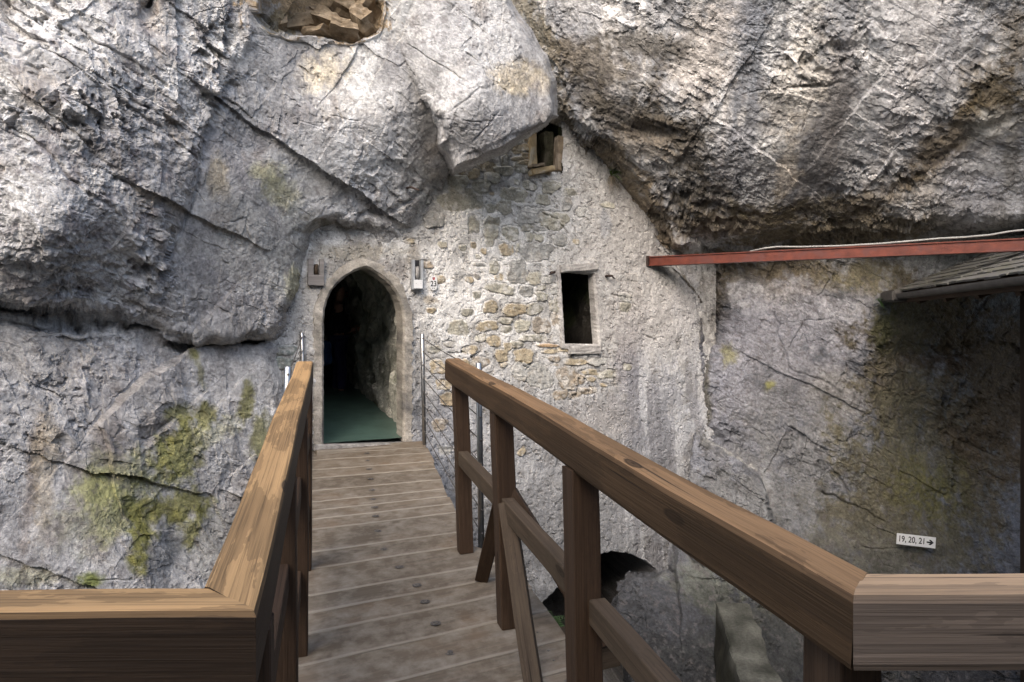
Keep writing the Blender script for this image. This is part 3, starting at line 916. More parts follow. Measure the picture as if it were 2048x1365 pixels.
STONES = [  # u, v, half width, half height, turn, kind
    (924, 400, 44, 23, 0, 1), (961, 373, 22, 13, 12, 1), (1028, 389, 29, 14, 14, 1), (1060, 372, 15, 10, 28, 1), (1102, 375, 18, 14, 0, 1), (1088, 400, 14, 12, 0, 1), (1010, 415, 16, 15, 10, 1), (983, 417, 10, 11, 0, 1),
    (1134, 408, 11, 14, 0, 2), (1162, 425, 10, 9, 0, 2), (1214, 410, 15, 7, 8, 1), (1062, 434, 30, 19, -6, 2), (1108, 442, 26, 20, 8, 1), (948, 451, 11, 17, 0, 1), (983, 451, 16, 20, 0, 1), (1019, 465, 14, 12, 0, 1),
    (1055, 456, 15, 7, 0, 1), (1080, 458, 14, 6, 0, 2), (986, 355, 17, 13, 0, 1), (970, 332, 26, 11, 14, 3), (938, 346, 24, 11, 8, 3), (914, 368, 18, 20, 0, 1), (1010, 322, 10, 13, 0, 1), (1041, 334, 15, 13, 0, 1), (1010, 342, 20, 10, 0, 1),
    (1025, 471, 13, 14, 0, 1), (984, 466, 14, 16, 0, 1), (1079, 476, 10, 8, 0, 1), (1060, 474, 7, 11, 0, 1), (1013, 500, 14, 13, 0, 3), (1036, 496, 4, 10, 0, 1), (1072, 505, 31, 20, 0, 2), (989, 534, 12, 13, 0, 1), (1034, 543, 21, 24, 0, 2),
    (998, 555, 9, 7, 0, 3), (1068, 557, 17, 13, 0, 1), (1000, 578, 31, 10, 12, 1), (1082, 576, 11, 5, 0, 1), (1084, 593, 13, 10, 0, 1), (1068, 619, 17, 13, 0, 1), (1029, 620, 23, 14, 0, 3), (982, 615, 15, 12, 0, 3), (1013, 643, 14, 7, 8, 1),
    (975, 653, 24, 10, -6, 3), (1044, 653, 16, 15, 0, 1), (1013, 660, 12, 8, 0, 1), (1082, 652, 18, 18, 0, 4), (1065, 677, 29, 7, 0, 1), (989, 683, 14, 12, 0, 3), (962, 677, 11, 8, 0, 1), (1098, 692, 25, 4.2, 1, 5), (1104, 704, 17, 5, 1, 3),
    (1110, 719, 14, 6.5, 0, 4), (1048, 712, 22, 14, 0, 3), (1003, 712, 14, 13, 0, 3), (1153, 725, 21, 7, 2, 3), (1196, 724, 19, 8, 0, 2), (1215, 750, 18, 9, -4, 1), (1008, 731, 8, 5, 0, 3), (1045, 745, 20, 20, 0, 2), (1079, 754, 26, 26, 0, 2),
    (1134, 757, 22, 22, 0, 4), (917, 657, 23, 15, 8, 1), (1253, 734, 9, 7, 0, 1), (1251, 614, 11, 12, 0, 1), (1251, 595, 12, 10, 0, 2), (1153, 484, 7, 6, 0, 3), (948, 491, 6, 8, 0, 3), (926, 496, 8, 7, 0, 1), (979, 486, 10, 8, 0, 1), (967, 503, 6, 7, 0, 3),
    (819, 483, 13, 5, 0, 3), (864, 622, 9, 7, 0, 3), (567, 701, 26, 11, -3, 6), (564, 726, 25, 12, 4, 6), (888, 770, 16, 12, 0, 3), (876, 735, 18, 13, 0, 3), (868, 700, 13, 9, 0, 1), (920, 735, 24, 15, 0, 3), (960, 725, 20, 12, 0, 4),
    (1160, 760, 10, 12, 0, 4), (1175, 782, 18, 8, 0, 4), (1150, 790, 14, 7, 0, 4), (1120, 790, 16, 9, 0, 4), (900, 800, 20, 14, 0, 3), (1044, 905, 10, 8, -40, 3), (880, 850, 16, 12, 0, 4), (890, 900, 14, 10, 0, 2), (850, 400, 14, 10, 0, 2), (868, 440, 22, 16, 0, 2),
    (885, 490, 10, 7, 0, 1), (850, 530, 16, 9, 0, 4), (880, 560, 12, 8, 0, 3), (1109, 612, 10, 14, 0, 1), (1112, 640, 9, 12, 0, 4), (1110, 580, 9, 10, 0, 2), (1035, 690, 12, 8, 0, 1), (1016, 695, 8, 10, 0, 3), (940, 700, 16, 9, 0, 3), (935, 625, 14, 8, 0, 1),
    (1230, 905, 14, 9, 0, 2), (1095, 560, 12, 8, 0, 2), (1140, 385, 12, 9, 0, 1), (1120, 480, 16, 12, 0, 2), (1052, 583, 16, 12, 0, 2), (955, 590, 10, 7, 0, 1), (940, 560, 9, 6, 0, 3), (900, 690, 12, 6, 0, 2), (1130, 700, 14, 5, 0, 3), (1180, 745, 16, 7, 0, 3),
    (1034, 300, 12, 9, 0, 3), (1048, 296, 12, 9, 0, 3), (1038, 318, 14, 6, 0, 3), (1052, 312, 11, 7, 0, 3), (1053, 275, 8, 9, 0, 3), (1060, 330, 14, 5, 10, 3), (1085, 343, 20, 6, 14, 3), (1050, 325, 14, 5, 0, 3),
]
KIND = {1: (.295, .285, .235), 2: (.30, .30, .285), 3: (.315, .265, .18), 4: (.275, .24, .195), 5: (.35, .235, .13), 6: (.2, .225, .205)}


def build_wall():
    ug = np.arange(530, 1432, 1.6)
    vg = np.concatenate([np.arange(200, 1300, 1.6), np.arange(1302, 1420, 4.)])
    nu, nv = len(ug), len(vg)
    U, V = [a.ravel() for a in np.meshgrid(ug, vg)]
    D = wall_d(U)
    P = world_pts(U, V, D)
    n1 = fbm(P * 3.0, 5, .6)
    n2 = fbm(P * 11 + 5, 4, .65)
    n3 = fbm(P * 26 + 9, 4, .65)
    # where lime render survives, where the rubble shows
    rub = sdf([(850, 380), (905, 340), (1000, 305), (1065, 255), (1110, 330), (1150, 360), (1170, 430), (1130, 470), (1120, 540), (1120, 690), (1240, 715), (1240, 770), (1180, 800), (1040, 780), (960, 760), (900, 820), (850, 860), (850, 720), (930, 680), (930, 560), (900, 480)],
              U + 26 * n1, V + 26 * n1)
    rubble = sstep(25, -25, rub)
    # lime: bright in the middle, pinkish grey to the right, blue grey low down
    lime = ramp3(.5 + .6 * n1, [(0, (.33, .325, .315)), (.45, (.53, .525, .51)), (1, (.74, .738, .725))])
    grey = ramp3(.5 + .6 * n2, [(0, (.24, .238, .235)), (.5, (.41, .403, .393)), (1, (.56, .552, .54))])
    right = sstep(1090, 1260, U + 60 * n1)
    C = lime * (1 - right[:, None]) + grey * right[:, None]
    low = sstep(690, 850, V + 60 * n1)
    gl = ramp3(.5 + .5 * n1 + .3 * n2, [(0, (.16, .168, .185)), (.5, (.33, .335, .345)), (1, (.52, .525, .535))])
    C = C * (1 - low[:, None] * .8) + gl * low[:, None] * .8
    H = .012 * n1 + .005 * n2 + .0025 * n3 + .03 * fbm(P * .9 + 2, 2)
    # scabs of render that broke away
    sc = sstep(.02, .10, fbm(P * 4.2 + 30, 5, .62))
    H = H + .007 * sc
    stain = sstep(.15, .55, fbm(P * 4.3 + 77, 5, .65))
    C = C * (1 - .5 * stain[:, None]) + np.array((.25, .235, .215)) * .5 * stain[:, None]
    pits = sstep(.38, .55, fbm(P * 17 + 21, 3, .6))
    H = H - .012 * pits
    C = C * (1 - .45 * pits[:, None]) + np.array((.17, .155, .14)) * .45 * pits[:, None]
    # dark weathered bands round the arch
    C = blobs(C, U, V, P, [
        (690, 530, 70, 24, -20, (.2, .195, .185), .75), (770, 540, 44, 30, 30, (.2, .185, .175), .6), (620, 600, 34, 60, 10, (.33, .315, .29), .6), (720, 505, 100, 14, 0, (.37, .35, .3), .6), (600, 640, 40, 40, 0, (.45, .44, .42), .5), (600, 770, 24, 60, 0, (.28, .27, .25), .6),
        (838, 820, 12, 60, 0, (.11, .115, .12), .8), (838, 740, 8, 40, 0, (.2, .2, .2), .6), (905, 660, 30, 50, 0, (.25, .25, .25), .5), (960, 420, 50, 60, 0, (.78, .77, .74), .6), (900, 610, 50, 70, 0, (.80, .80, .78), .65), (880, 540, 40, 50, 0, (.8, .79, .77), .6), (1000, 500, 60, 60, 0, (.78, .77, .74), .5), (960, 560, 40, 60, 0, (.8, .79, .77), .5),
        (1330, 760, 44, 150, 0, (.52, .525, .54), .5), (1390, 720, 14, 140, 0, (.52, .53, .56), .6), (1360, 860, 40, 60, 0, (.5, .52, .56), .6), (1265, 720, 34, 90, 6, (.25, .24, .255), .7), (1310, 800, 60, 90, 6, (.30, .31, .345), .6), (1240, 900, 90, 60, 0, (.25, .255, .28), .6), (1320, 870, 20, 60, 0, (.2, .205, .22), .7), (1290, 960, 60, 60, 0, (.26, .265, .28), .6),
        (1250, 480, 90, 90, 0, (.46, .445, .43), .5), (1200, 830, 60, 40, 0, (.30, .29, .285), .6), (1290, 640, 90, 60, 0, (.42, .4, .385), .5), (1212, 445, 9, 30, 0, (.3, .31, .33), .7), (1100, 1000, 60, 120, 0, (.24, .245, .255), .5), (1200, 1000, 90, 90, 0, (.30, .30, .30), .5),
        (1130, 300, 14, 40, 0, (.6, .58, .55), .6), (870, 890, 60, 90, 10, (.26, .27, .3), .5), (1240, 1060, 60, 50, 0, (.42, .43, .45), .5), (1180, 880, 70, 50, 0, (.4, .385, .37), .5),
        (830, 520, 12, 30, 0, (.24, .22, .19), .7), (860, 600, 14, 8, 0, (.3, .24, .16), .6), (1300, 690, 14, 90, 4, (.52, .51, .5), .5), (1370, 640, 20, 80, 0, (.5, .5, .52), .5),
    ])
    C = C * (1 - .35 * sstep(940, 1120, V + 40 * n1)[:, None])  # darker towards the wall foot: gorge shade put into the colour
    # vertical runs low on the right
    run = sstep(.1, .5, streaks(U, V, P, 12., 4.)) * sstep(640, 760, V) * sstep(1180, 1260, U)
    C = C * (1 - .5 * run[:, None]) + np.array((.54, .55, .57)) * .5 * run[:, None]
    run = sstep(.1, .45, streaks(U, V, P, 15., 14.)) * sstep(640, 800, V) * sstep(1200, 1280, U)
    C = C * (1 - .55 * run[:, None]) + np.array((.19, .19, .205)) * .55 * run[:, None]
    # stones
    rr = random.Random(5)
    st = list(STONES)
    for _ in range(110):          # small packing stones between the drawn ones
        u, v = rr.uniform(840, 1240), rr.uniform(300, 830)
        i = (abs(ug - u)).argmin() + (abs(vg - v)).argmin() * nu
        if rubble[i] < .6:
            continue
        a, b = rr.uniform(5, 12), rr.uniform(3.5, 8)
        if any(((u - s[0]) / (s[2] + a)) ** 2 + ((v - s[1]) / (s[3] + b)) ** 2 < 1.15 for s in st):
            continue
        st.append((u, v, a, b, rr.uniform(-20, 20), rr.choice([1, 1, 2, 3, 3, 4])))
    for (u, v, a, b, rot, kind) in st:
        m = np.nonzero((abs(U - u) < a * 1.5 + 6) & (abs(V - v) < max(b, a * abs(math.sin(math.radians(rot)))) * 1.6 + 6))[0]
        if not len(m):
            continue
        cr, sr = math.cos(math.radians(rot)), math.sin(math.radians(rot))
        x = ((U[m] - u) * cr + (V[m] - v) * sr) / a
        y = (-(U[m] - u) * sr + (V[m] - v) * cr) / b
        ang = np.arctan2(y, x)
        ph = [rr.uniform(0, 6.28) for _ in range(3)]
        wob = 1 + .10 * np.cos(2 * ang + ph[0]) + .08 * np.cos(3 * ang + ph[1]) + .05 * np.cos(5 * ang + ph[2]) + .16 * n2[m]
        e = rr.uniform(2.4, 3.6)
        r = (np.abs(x) ** e + np.abs(y) ** e) ** (1 / e) / wob
        px = (1 - r) * min(a, b)
        k = sstep(-.6, 1.6, px)
        tilt = rr.uniform(-.010, .010) * x + rr.uniform(-.012, .012) * y
        off = rr.uniform(-.004, .012)
        hs = off + tilt + .012 * (fbm(P[m] * 14 + rr.random() * 50, 3) + .0) + .006 * ridged(P[m] * np.array((5, 5, 22)) + rr.random() * 9, 2)
        groove = np.exp(-((px + .4) / 1.5) ** 2) * rr.uniform(.003, .013) * (1 if y is not None else 0)
        H[m] = H[m] * (1 - k) + (.6 * H[m] * 0 + hs + .03 * fbm(P[m] * .9 + 2, 2)) * k - groove
        base = np.array(KIND[kind]) * rr.uniform(.95, 1.3)
        nn = fbm(P[m] * 6 + rr.random() * 80, 5, .65)[:, None]
        rust = sstep(.1, .6, fbm(P[m] * 5 + rr.random() * 80, 4, .65))[:, None] * (.35 if kind in (3, 4, 5) else .15)
        sc_ = base * (1 + .30 * nn)
        sc_ = sc_ * (1 - rust) + np.array((.33, .225, .11)) * rust
        smear = (.10 + .55 * sstep(.1, .55, fbm(P[m] * 9 + rr.random() * 80, 4, .65)))[:, None]
        sc_ = sc_ * (1 - smear) + np.array((.60, .585, .55)) * smear
        C[m] = C[m] * (1 - k[:, None]) + sc_ * k[:, None]
    # cracks
    for pl in ([(900, 708), (925, 705), (945, 716), (958, 706)], [(1040, 722), (1052, 738), (1060, 728)], [(1150, 745), (1170, 760), (1182, 775), (1176, 790)], [(1225, 590), (1264, 600), (1270, 620)], [(1088, 428), (1116, 440), (1134, 465)], [(1330, 470), (1322, 500), (1330, 530)],
               [(1160, 760), (1152, 790), (1140, 800)], [(1215, 700), (1230, 735), (1230, 770)], [(1388, 590), (1400, 640), (1402, 700)], [(1290, 672), (1310, 680), (1325, 676)]):
        for (ax, ay), (bx, by) in zip(pl, pl[1:]):
            ex, ey = bx - ax, by - ay
            t = np.clip(((U - ax) * ex + (V - ay) * ey) / (ex * ex + ey * ey), 0, 1)
            d2 = (U - ax - t * ex + 4 * n2) ** 2 + (V - ay - t * ey + 4 * n2) ** 2
            H = H - .035 * np.exp(-d2 / 3.2)
    keep = np.ones(len(U), bool)
    grow = [(DOOR, 5), (WIN, 3), (TOPW, 0)]
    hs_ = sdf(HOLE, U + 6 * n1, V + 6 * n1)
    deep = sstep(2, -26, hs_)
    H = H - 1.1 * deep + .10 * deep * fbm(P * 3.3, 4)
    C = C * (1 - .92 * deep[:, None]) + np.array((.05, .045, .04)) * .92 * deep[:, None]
    for poly, g in grow:
        keep &= sdf(poly, U + (3 * n2 if g == 0 else 0), V + (3 * n2 if g == 0 else 0)) > g
    # the edge towards the rock on the right hides behind it; feather back
    nrm = np.array(WN)
    H = np.where(np.isfinite(H), H, 0)
    Q = P + nrm[None] * H[:, None]
    Q[:, 2] -= .25 * H
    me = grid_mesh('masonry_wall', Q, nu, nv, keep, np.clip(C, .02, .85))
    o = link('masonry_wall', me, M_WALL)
    tag(o, 'old rubble and lime plaster wall closing the cave, with pointed doorway and small window', 'wall')
    return o


wall = build_wall()


def to_wall(poly):
    """photo outline -> (x, z) in the wall frame at the doorway"""
    o = WW(727, 700)
    out = []
    for u, v in poly:
        p = WW(u, v) - o
        out.append((p.dot(WX), p.z))
    return out


WFR = wall_frame(727, 700)


def surround(name, inner, mat, width, y0, y1, closed=False, wob=.006, seed=1, step=.03, chamf=.02, cols=None):
    """dressed stone border: ring round an opening, y0 front face (out of the wall is negative), y1 back"""
    rr = random.Random(seed)
    pts = []
    m = len(inner)
    for i in range(m if closed else m - 1):
        a, b = Vector((*inner[i], 0)), Vector((*inner[(i + 1) % m], 0))
        k = max(1, int((b - a).length / step))
        pts += [a.lerp(b, j / k) for j in range(k)]
    if not closed:
        pts.append(Vector((*inner[-1], 0)))
    bm = bmesh.new()
    rings = []
    n = len(pts)
    for i, p in enumerate(pts):
        q0 = pts[(i - 1) % n] if closed else pts[max(i - 1, 0)]
        q1 = pts[(i + 1) % n] if closed else pts[min(i + 1, n - 1)]
        t = (q1 - q0).normalized()
        nr = Vector((-t.y, t.x, 0))
        w = width * (1 + rr.uniform(-.08, .08))
        j = lambda s=1.: rr.uniform(-wob, wob) * s
        prof = [(0 + j(.5), y1), (0 + j(.5), y0 + chamf + .01), (chamf + j(.5), y0 + j(.4)), (w * .5, y0 + j(.6)), (w + j(2), y0 + j(.6) + .004), (w + .02, y1 * .3 + .03)]
        rings.append([bm.verts.new((p.x + nr.x * o, y, p.y + nr.y * o)) for o, y in prof])
    prs = list(zip(rings, rings[1:])) + ([(rings[-1], rings[0])] if closed else [])
    for a, c in prs:
        for k in range(len(a) - 1):
            bm.faces.new((a[k], a[k + 1], c[k + 1], c[k]))
    co = np.array([v.co[:] for v in bm.verts])
    o = from_bm(name, bm, mat, wall, WFR)
    n = fbm(co * 4 + seed, 5, .65)
    C = ramp3(.5 + .6 * n, cols)
    C = C * np.clip(1 + .3 * fbm(co * 22 + seed, 4, .6), .5, 1.5)[:, None]
    at = o.data.attributes.new('col', 'FLOAT_COLOR', 'POINT')
    at.data.foreach_set('color', np.concatenate([np.clip(C, .02, .85), np.ones((len(C), 1))], 1).astype(np.float32).ravel())
    return o


DCOL = [(0, (.15, .145, .14)), (.35, (.29, .27, .235)), (.6, (.40, .37, .325)), (1, (.52, .49, .44))]
WCOL = [(0, (.25, .24, .23)), (.4, (.38, .365, .35)), (1, (.58, .565, .54))]
surround('door_surround', to_wall(DOOR), M_WALL, .095, -.016, .24, seed=3, wob=.006, step=.03, cols=DCOL)
surround('window_surround', to_wall([WIN[3], WIN[0], WIN[1], WIN[2]]), M_WALL, .06, -.014, .13, closed=True, seed=8, wob=.007, step=.022, cols=WCOL)


def block(name, u, v, w, h, d, mat, parent=wall, out=.0, rot=0, bev=.008, wob=.006, seed=0):
    """rough dressed stone set in the wall, centred on a photo pixel (metres)"""
    rr = random.Random(seed + int(u))
    bm = bmesh.new()
    box_bm(bm, (-w / 2, 0, -h / 2), (w / 2, d, h / 2), bev=bev)
    bmesh.ops.subdivide_edges(bm, edges=[e for e in bm.edges if e.calc_length() > .06], cuts=3, use_grid_fill=True)
    for x in bm.verts:
        x.co += Vector((rr.uniform(-wob, wob), rr.uniform(-wob, wob), rr.uniform(-wob, wob)))
    M = wall_frame(u, v, out) @ Matrix.Rotation(math.radians(-rot), 4, 'Y')
    return from_bm(name, bm, mat, parent, M)


block('window_lintel', 1156, 536, .50, .085, .25, M_STONE2, out=.045, rot=5, wob=.004)
block('window_sill', 1168, 700, .42, .10, .30, M_STONE2, out=.04, wob=.005)
block('door_sill', 730, 893, 1.0, .06, .5, M_STONE2, out=.06, rot=-3)
# upper opening: two upright slabs and a broken slab for a sill
M_OCH = mat_plain('ochre_stone', (.40, .30, .17), .9, var=.35, scale=10, bump=.6, dirt=(.45, .40, .31), spec=.2)
M_MOSSY = mat_plain('mossy_dark_stone', (.055, .05, .03), .95, var=.5, scale=14, bump=.6, dirt=(.10, .085, .06), spec=.1)
M_BRST = mat_plain('brown_stone', (.20, .155, .105), .9, var=.4, scale=10, bump=.6, dirt=(.33, .27, .2), spec=.2)
block('upper_opening_jamb', 1061, 298, .072, .42, .3, M_OCH, out=.09, rot=2)
block('upper_opening_jamb', 1118, 308, .065, .40, .10, M_BRST, out=.03, rot=-2)
block('upper_opening_jamb', 1106, 300, .12, .46, .5, M_MOSSY, out=-.09, rot=-1)
block('upper_opening_sill', 1080, 343, .30, .06, .3, M_OCH, out=.10, rot=16)
block('upper_opening_sill', 1068, 334, .16, .035, .2, M_BRST, out=.12, rot=12)

bm = bmesh.new()
rr = random.Random(21)
for (u, v, w, h, rot, d) in ((545, 35, .30, .10, 35, 6.15), (575, 20, .26, .12, -40, 6.2), (600, 48, .34, .09, 20, 6.2), (635, 30, .42, .10, -32, 6.25), (668, 52, .46, .10, -28, 6.15), (700, 22, .40, .13, -34, 6.25), (725, 44, .26, .10, -36, 6.1),
                         (655, 5, .36, .14, -30, 6.35), (610, 0, .30, .14, 30, 6.4), (560, 52, .2, .07, 10, 6.05), (690, 66, .34, .05, -8, 6.05), (735, 10, .22, .12, -50, 6.2), (640, 68, .3, .05, 6, 6.05), (590, -25, .4, .15, -20, 6.4), (690, -20, .45, .16, -30, 6.4)):
    M = Matrix.Translation(W(u, v, d)) @ Matrix.Rotation(math.radians(-rot), 4, 'Y') @ Matrix.Rotation(rr.uniform(-.4, .4), 4, 'Z') @ Matrix.Rotation(rr.uniform(-.5, .2), 4, 'X')
    w *= .72
    h *= 1.25
    b2 = bmesh.new()
    box_bm(b2, (-w / 2, -.12, -h / 2), (w / 2, .25, h / 2))
    for x in b2.verts:
        x.co += Vector((rr.uniform(-.025, .025), rr.uniform(-.03, .03), rr.uniform(-.018, .018)))
    bmesh.ops.subdivide_edges(b2, edges=b2.edges[:], cuts=5, use_grid_fill=True)
    cc = np.array([x.co[:] for x in b2.verts]) + u
    dd = fbm(cc * 9, 4, .6) * .035
    for x, dz in zip(b2.verts, dd):
        x.co += x.co.normalized() * float(dz)
        x.co = M @ x.co
    tm = bpy.data.meshes.new('t')
    b2.to_mesh(tm)
    b2.free()
    bm.from_mesh(tm)
    bpy.data.meshes.remove(tm)
tag(from_bm('rubble_infill', bm, M_BRST), 'brown slabs of rubble walling filling the niche high in the rock above the doorway', 'rubble wall')

# iron hooks of the lost shutter, and a spike in the rock
for (u, v, turn) in ((1103, 546, -1), (1211, 553, 1)):
    bm = bmesh.new()
    p = WW(u, v)
    tube_bm(bm, [p - WN * .05, p + WN * .07, p + WN * .09 + WX * .03 * turn, p + WN * .08 + WX * .07 * turn - Vector((0, 0, .03))], [.016, .016, .013, .009], 7)
    from_bm('shutter_hook', bm, M_IRON, wall)
bm = bmesh.new()
tube_bm(bm, [W(812, 377, 6.75), W(822, 375, 6.50), W(838, 381, 6.46)], [.012, .012, .008], 6)
sp = from_bm('iron_spike', bm, M_IRON)
tag(sp, 'small rusty iron spike driven into the joint of the rock above the doorway', 'spike')


# rooms behind the openings, dark rock all round
def room(name, outline, depth_vec, grow_right, mat, col0, col1, rough_amp=.05, seed=0., parent=wall, n=64, y0=.30, taper=0.0):
    """a tunnel leading in from an opening; outline in wall frame, open to the front, closed at the back"""
    pts = []
    m = len(outline)
    for i in range(m):
        a, b = Vector((*outline[i], 0)), Vector((*outline[(i + 1) % m], 0))
        k = max(1, int((b - a).length / .05))
        pts += [a.lerp(b, j / k) for j in range(k)]
    c = sum(pts, Vector()) / len(pts)
    L = int(depth_vec.length / .06)
    V_ = []
    for j in range(L + 1):
        t = j / L
        for p in pts:
            g = 1 + grow_right * min(1, t * 8)
            q = c + (p - c) * g * (1 - taper * t)
            V_.append((q.x + depth_vec.x * t, y0 + depth_vec.y * t, q.y + depth_vec.z * t))
    V_ = np.array(V_)
    nn = len(pts)
    h = (fbm(V_ * 2.1 + seed, 4, .6) * 1.2 + .8 * facets(V_ / .22 + seed)[0]) * rough_amp
    cen = np.repeat(np.array([[c.x + depth_vec.x * j / L, 0, c.y + depth_vec.z * j / L] for j in range(L + 1)]), nn, 0)
    dirv = V_ - cen
    dirv[:, 1] = 0
    dirv /= np.linalg.norm(dirv, axis=1, keepdims=True) + 1e-6
    # the rock only swells outwards at the mouth so that the stone frame stays clear
    V2 = V_ + dirv * (h + rough_amp * .9)[:, None]
    C = ramp3(.5 + .6 * fbm(V_ * 3 + seed, 5, .65), [(0, col0), (1, col1)])
    grn = sstep(.15, .5, fbm(V_ * 2.6 + seed + 9, 4, .6))[:, None] * .5
    C = C * (1 - grn) + np.array((.10, .115, .05)) * grn
    me = bpy.data.meshes.new(name)
    F_ = []
    for j in range(L):
        for k in range(nn):
            F_.append((j * nn + k, j * nn + (k + 1) % nn, (j + 1) * nn + (k + 1) % nn, (j + 1) * nn + k))
    F_.append(tuple(L * nn + k for k in range(nn)))
    me.from_pydata([tuple(v) for v in V2], [], F_)
    a = me.attributes.new('col', 'FLOAT_COLOR', 'POINT')
    a.data.foreach_set('color', np.concatenate([np.clip(C, .005, .8), np.ones((len(C), 1))], 1).astype(np.float32).ravel())
    return link(name, me, mat, parent, WFR)


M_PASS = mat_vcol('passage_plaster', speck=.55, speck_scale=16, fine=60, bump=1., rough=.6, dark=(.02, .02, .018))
pd = to_wall(DOOR)
x0, x1 = pd[0][0], pd[-1][0]
zf = pd[0][1]
passage_out = [(x0 - .35, zf - .12), (x0 - .35, pd[9][1] - .1), ((x0 + x1) / 2, pd[9][1] + .22), (x1 - .05, pd[9][1] - .12), (x1 + .03, pd[4][1]), (x1 + .06, zf - .12)]
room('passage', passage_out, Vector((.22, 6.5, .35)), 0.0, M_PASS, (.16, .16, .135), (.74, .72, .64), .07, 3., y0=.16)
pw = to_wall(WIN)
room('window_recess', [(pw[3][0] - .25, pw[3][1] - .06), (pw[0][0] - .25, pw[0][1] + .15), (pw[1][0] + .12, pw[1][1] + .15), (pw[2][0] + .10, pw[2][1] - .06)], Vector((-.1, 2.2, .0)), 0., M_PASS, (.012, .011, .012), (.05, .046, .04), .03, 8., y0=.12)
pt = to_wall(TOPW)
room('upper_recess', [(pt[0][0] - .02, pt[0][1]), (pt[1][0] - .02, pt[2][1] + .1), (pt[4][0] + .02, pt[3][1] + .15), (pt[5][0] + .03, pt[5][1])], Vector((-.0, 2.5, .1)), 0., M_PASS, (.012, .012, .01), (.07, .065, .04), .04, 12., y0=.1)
# pale pillar added in the window recess, standing for the lit inner wall edge
pts = []
bm = bmesh.new()
b0 = WW(1166, 689) - WN * .62
prof = [(0, .075), (.10, .08), (.25, .07), (.38, .075), (.46, .055), (.52, .03), (.57, .045), (.63, .05), (.69, .03), (.72, .01)]
tube_bm(bm, [b0 + Vector((.012 * math.sin(i * 1.7), .0, h - .05)) for i, (h, r) in enumerate(prof)], [r for h, r in prof], 14)
bmesh.ops.subdivide_edges(bm, edges=bm.edges[:], cuts=1, use_grid_fill=True)
for x in bm.verts:
    x.co += Vector((random.uniform(-.006, .006), random.uniform(-.006, .006), random.uniform(-.004, .004)))
st = from_bm('lit_wall_edge', bm, mat_plain('lit_edge_pale', (.42, .42, .33), .9, var=.3, scale=10, bump=.4), smooth=True)
tag(st, 'pale greenish pillar standing for the lit inner wall edge in the dark small window', 'wall edge')

# floor of the passage: wet, green grey
bm = bmesh.new()
nx, ny = 24, 60
vs = []
for j in range(ny + 1):
    for i in range(nx + 1):
        t = j / ny
        x = (x0 - .6) + (x1 - x0 + 1.0) * i / nx + .2 * t
        y = .02 + 6.6 * t
        z = zf + .012 + .078 * (y - .1) * (1 if y > .1 else 0) + random.uniform(-.002, .002)
        vs.append(bm.verts.new((x, y, z)))
for j in range(ny):
    for i in range(nx):
        a = j * (nx + 1) + i
        bm.faces.new((vs[a], vs[a + 1], vs[a + nx + 2], vs[a + nx + 1]))
M_FLOOR = mat_plain('wet_green_floor', (.072, .122, .10), .42, var=.3, scale=5, bump=.1, spec=.5)
fl = from_bm('passage_floor', bm, M_FLOOR, None, WFR, smooth=True)
tag(fl, kind='structure')

# bedrock behind everything, so no daylight leaks in
bm = bmesh.new()
g = 40
vs = [[bm.verts.new((-16 + 34 * i / g, 15.5 + 1.2 * math.sin(i * .9) * math.cos(j * .7) - .012 * (i - g / 2) ** 2, -12 + 26 * j / g)) for i in range(g + 1)] for j in range(g + 1)]
for j in range(g):
    for i in range(g):
        bm.faces.new((vs[j][i], vs[j][i + 1], vs[j + 1][i + 1], vs[j + 1][i]))
tag(from_bm('bedrock', bm, mat_plain('bedrock', (.2, .19, .18), .95, var=.4, scale=2, bump=.5), smooth=True), kind='structure')

# ------------------------------------------------------------------ the timber footbridge
def deck_z(y):
    return EZ - 1.727 + .077 * y


def on_deck(u, v):
    d = 1.727 / ((v - CY) / F + .077)
    return W(u, v, d)


bridge = empty('footbridge', (-.4, 1.6, 0.), 'weathered plank footbridge climbing to the pointed doorway', 'footbridge')

EL0, EL1 = Vector((-2.02, 6.88)), Vector((-.64, 1.55))       # left edge, far and near


def left_edge(y):
    t = (y - EL0.y) / (EL1.y - EL0.y)
    return EL0.lerp(EL1, t).x


def right_edge(y):
    # narrow beside the steel posts, wider past the first timber post
    x = -.862 + (.53 / 2.22) * (6.80 - y)
    if y < 4.22:
        x += .20 + .08 * max(0, min(1, (4.22 - y)))
    return x


def plank_mesh(a0, a1, b0, b1, th, seed):
    """board between far seam a0-a1 and near seam b0-b1 (left, right), rounded top edges, slight cup; local frame at a0"""
    rr = random.Random(seed)
    o = b0
    xd = (b1 - b0).normalized()
    zd = Vector((0, 0, 1))
    yd = zd.cross(xd).normalized()
    zd = xd.cross(yd)
    M = Matrix((xd, yd, zd)).transposed().to_4x4()
    M.translation = o
    Mi = M.inverted()
    bm = bmesh.new()
    n = 10
    rings = []
    cup = rr.uniform(-.003, .004)
    ph = rr.uniform(0, 6)
    for i in range(n + 1):
        t = i / n
        f, c = Mi @ a0.lerp(a1, t), Mi @ b0.lerp(b1, t)
        w = f - c
        ring = []
        wl = w.length
        for s, dz in ((0, -th), (0, -.006), (.006 / wl, -.001), (.03 / wl, 0), (.5, cup), (1 - .03 / wl, 0), (1 - .006 / wl, -.001), (1, -.006), (1, -th)):
            p = c + w * s
            wob = .0015 * math.sin(p.x * 6 + ph)
            ring.append(bm.verts.new(p + Vector((0, wob, dz + .0012 * math.sin(p.x * 9 + ph)))))
        rings.append(ring)
    for a, c in zip(rings, rings[1:]):
        for k in range(9):
            bm.faces.new((a[k], a[(k + 1) % 9], c[(k + 1) % 9], c[k]))
    bm.faces.new(rings[0])
    bm.faces.new(rings[-1][::-1])
    return bm, M


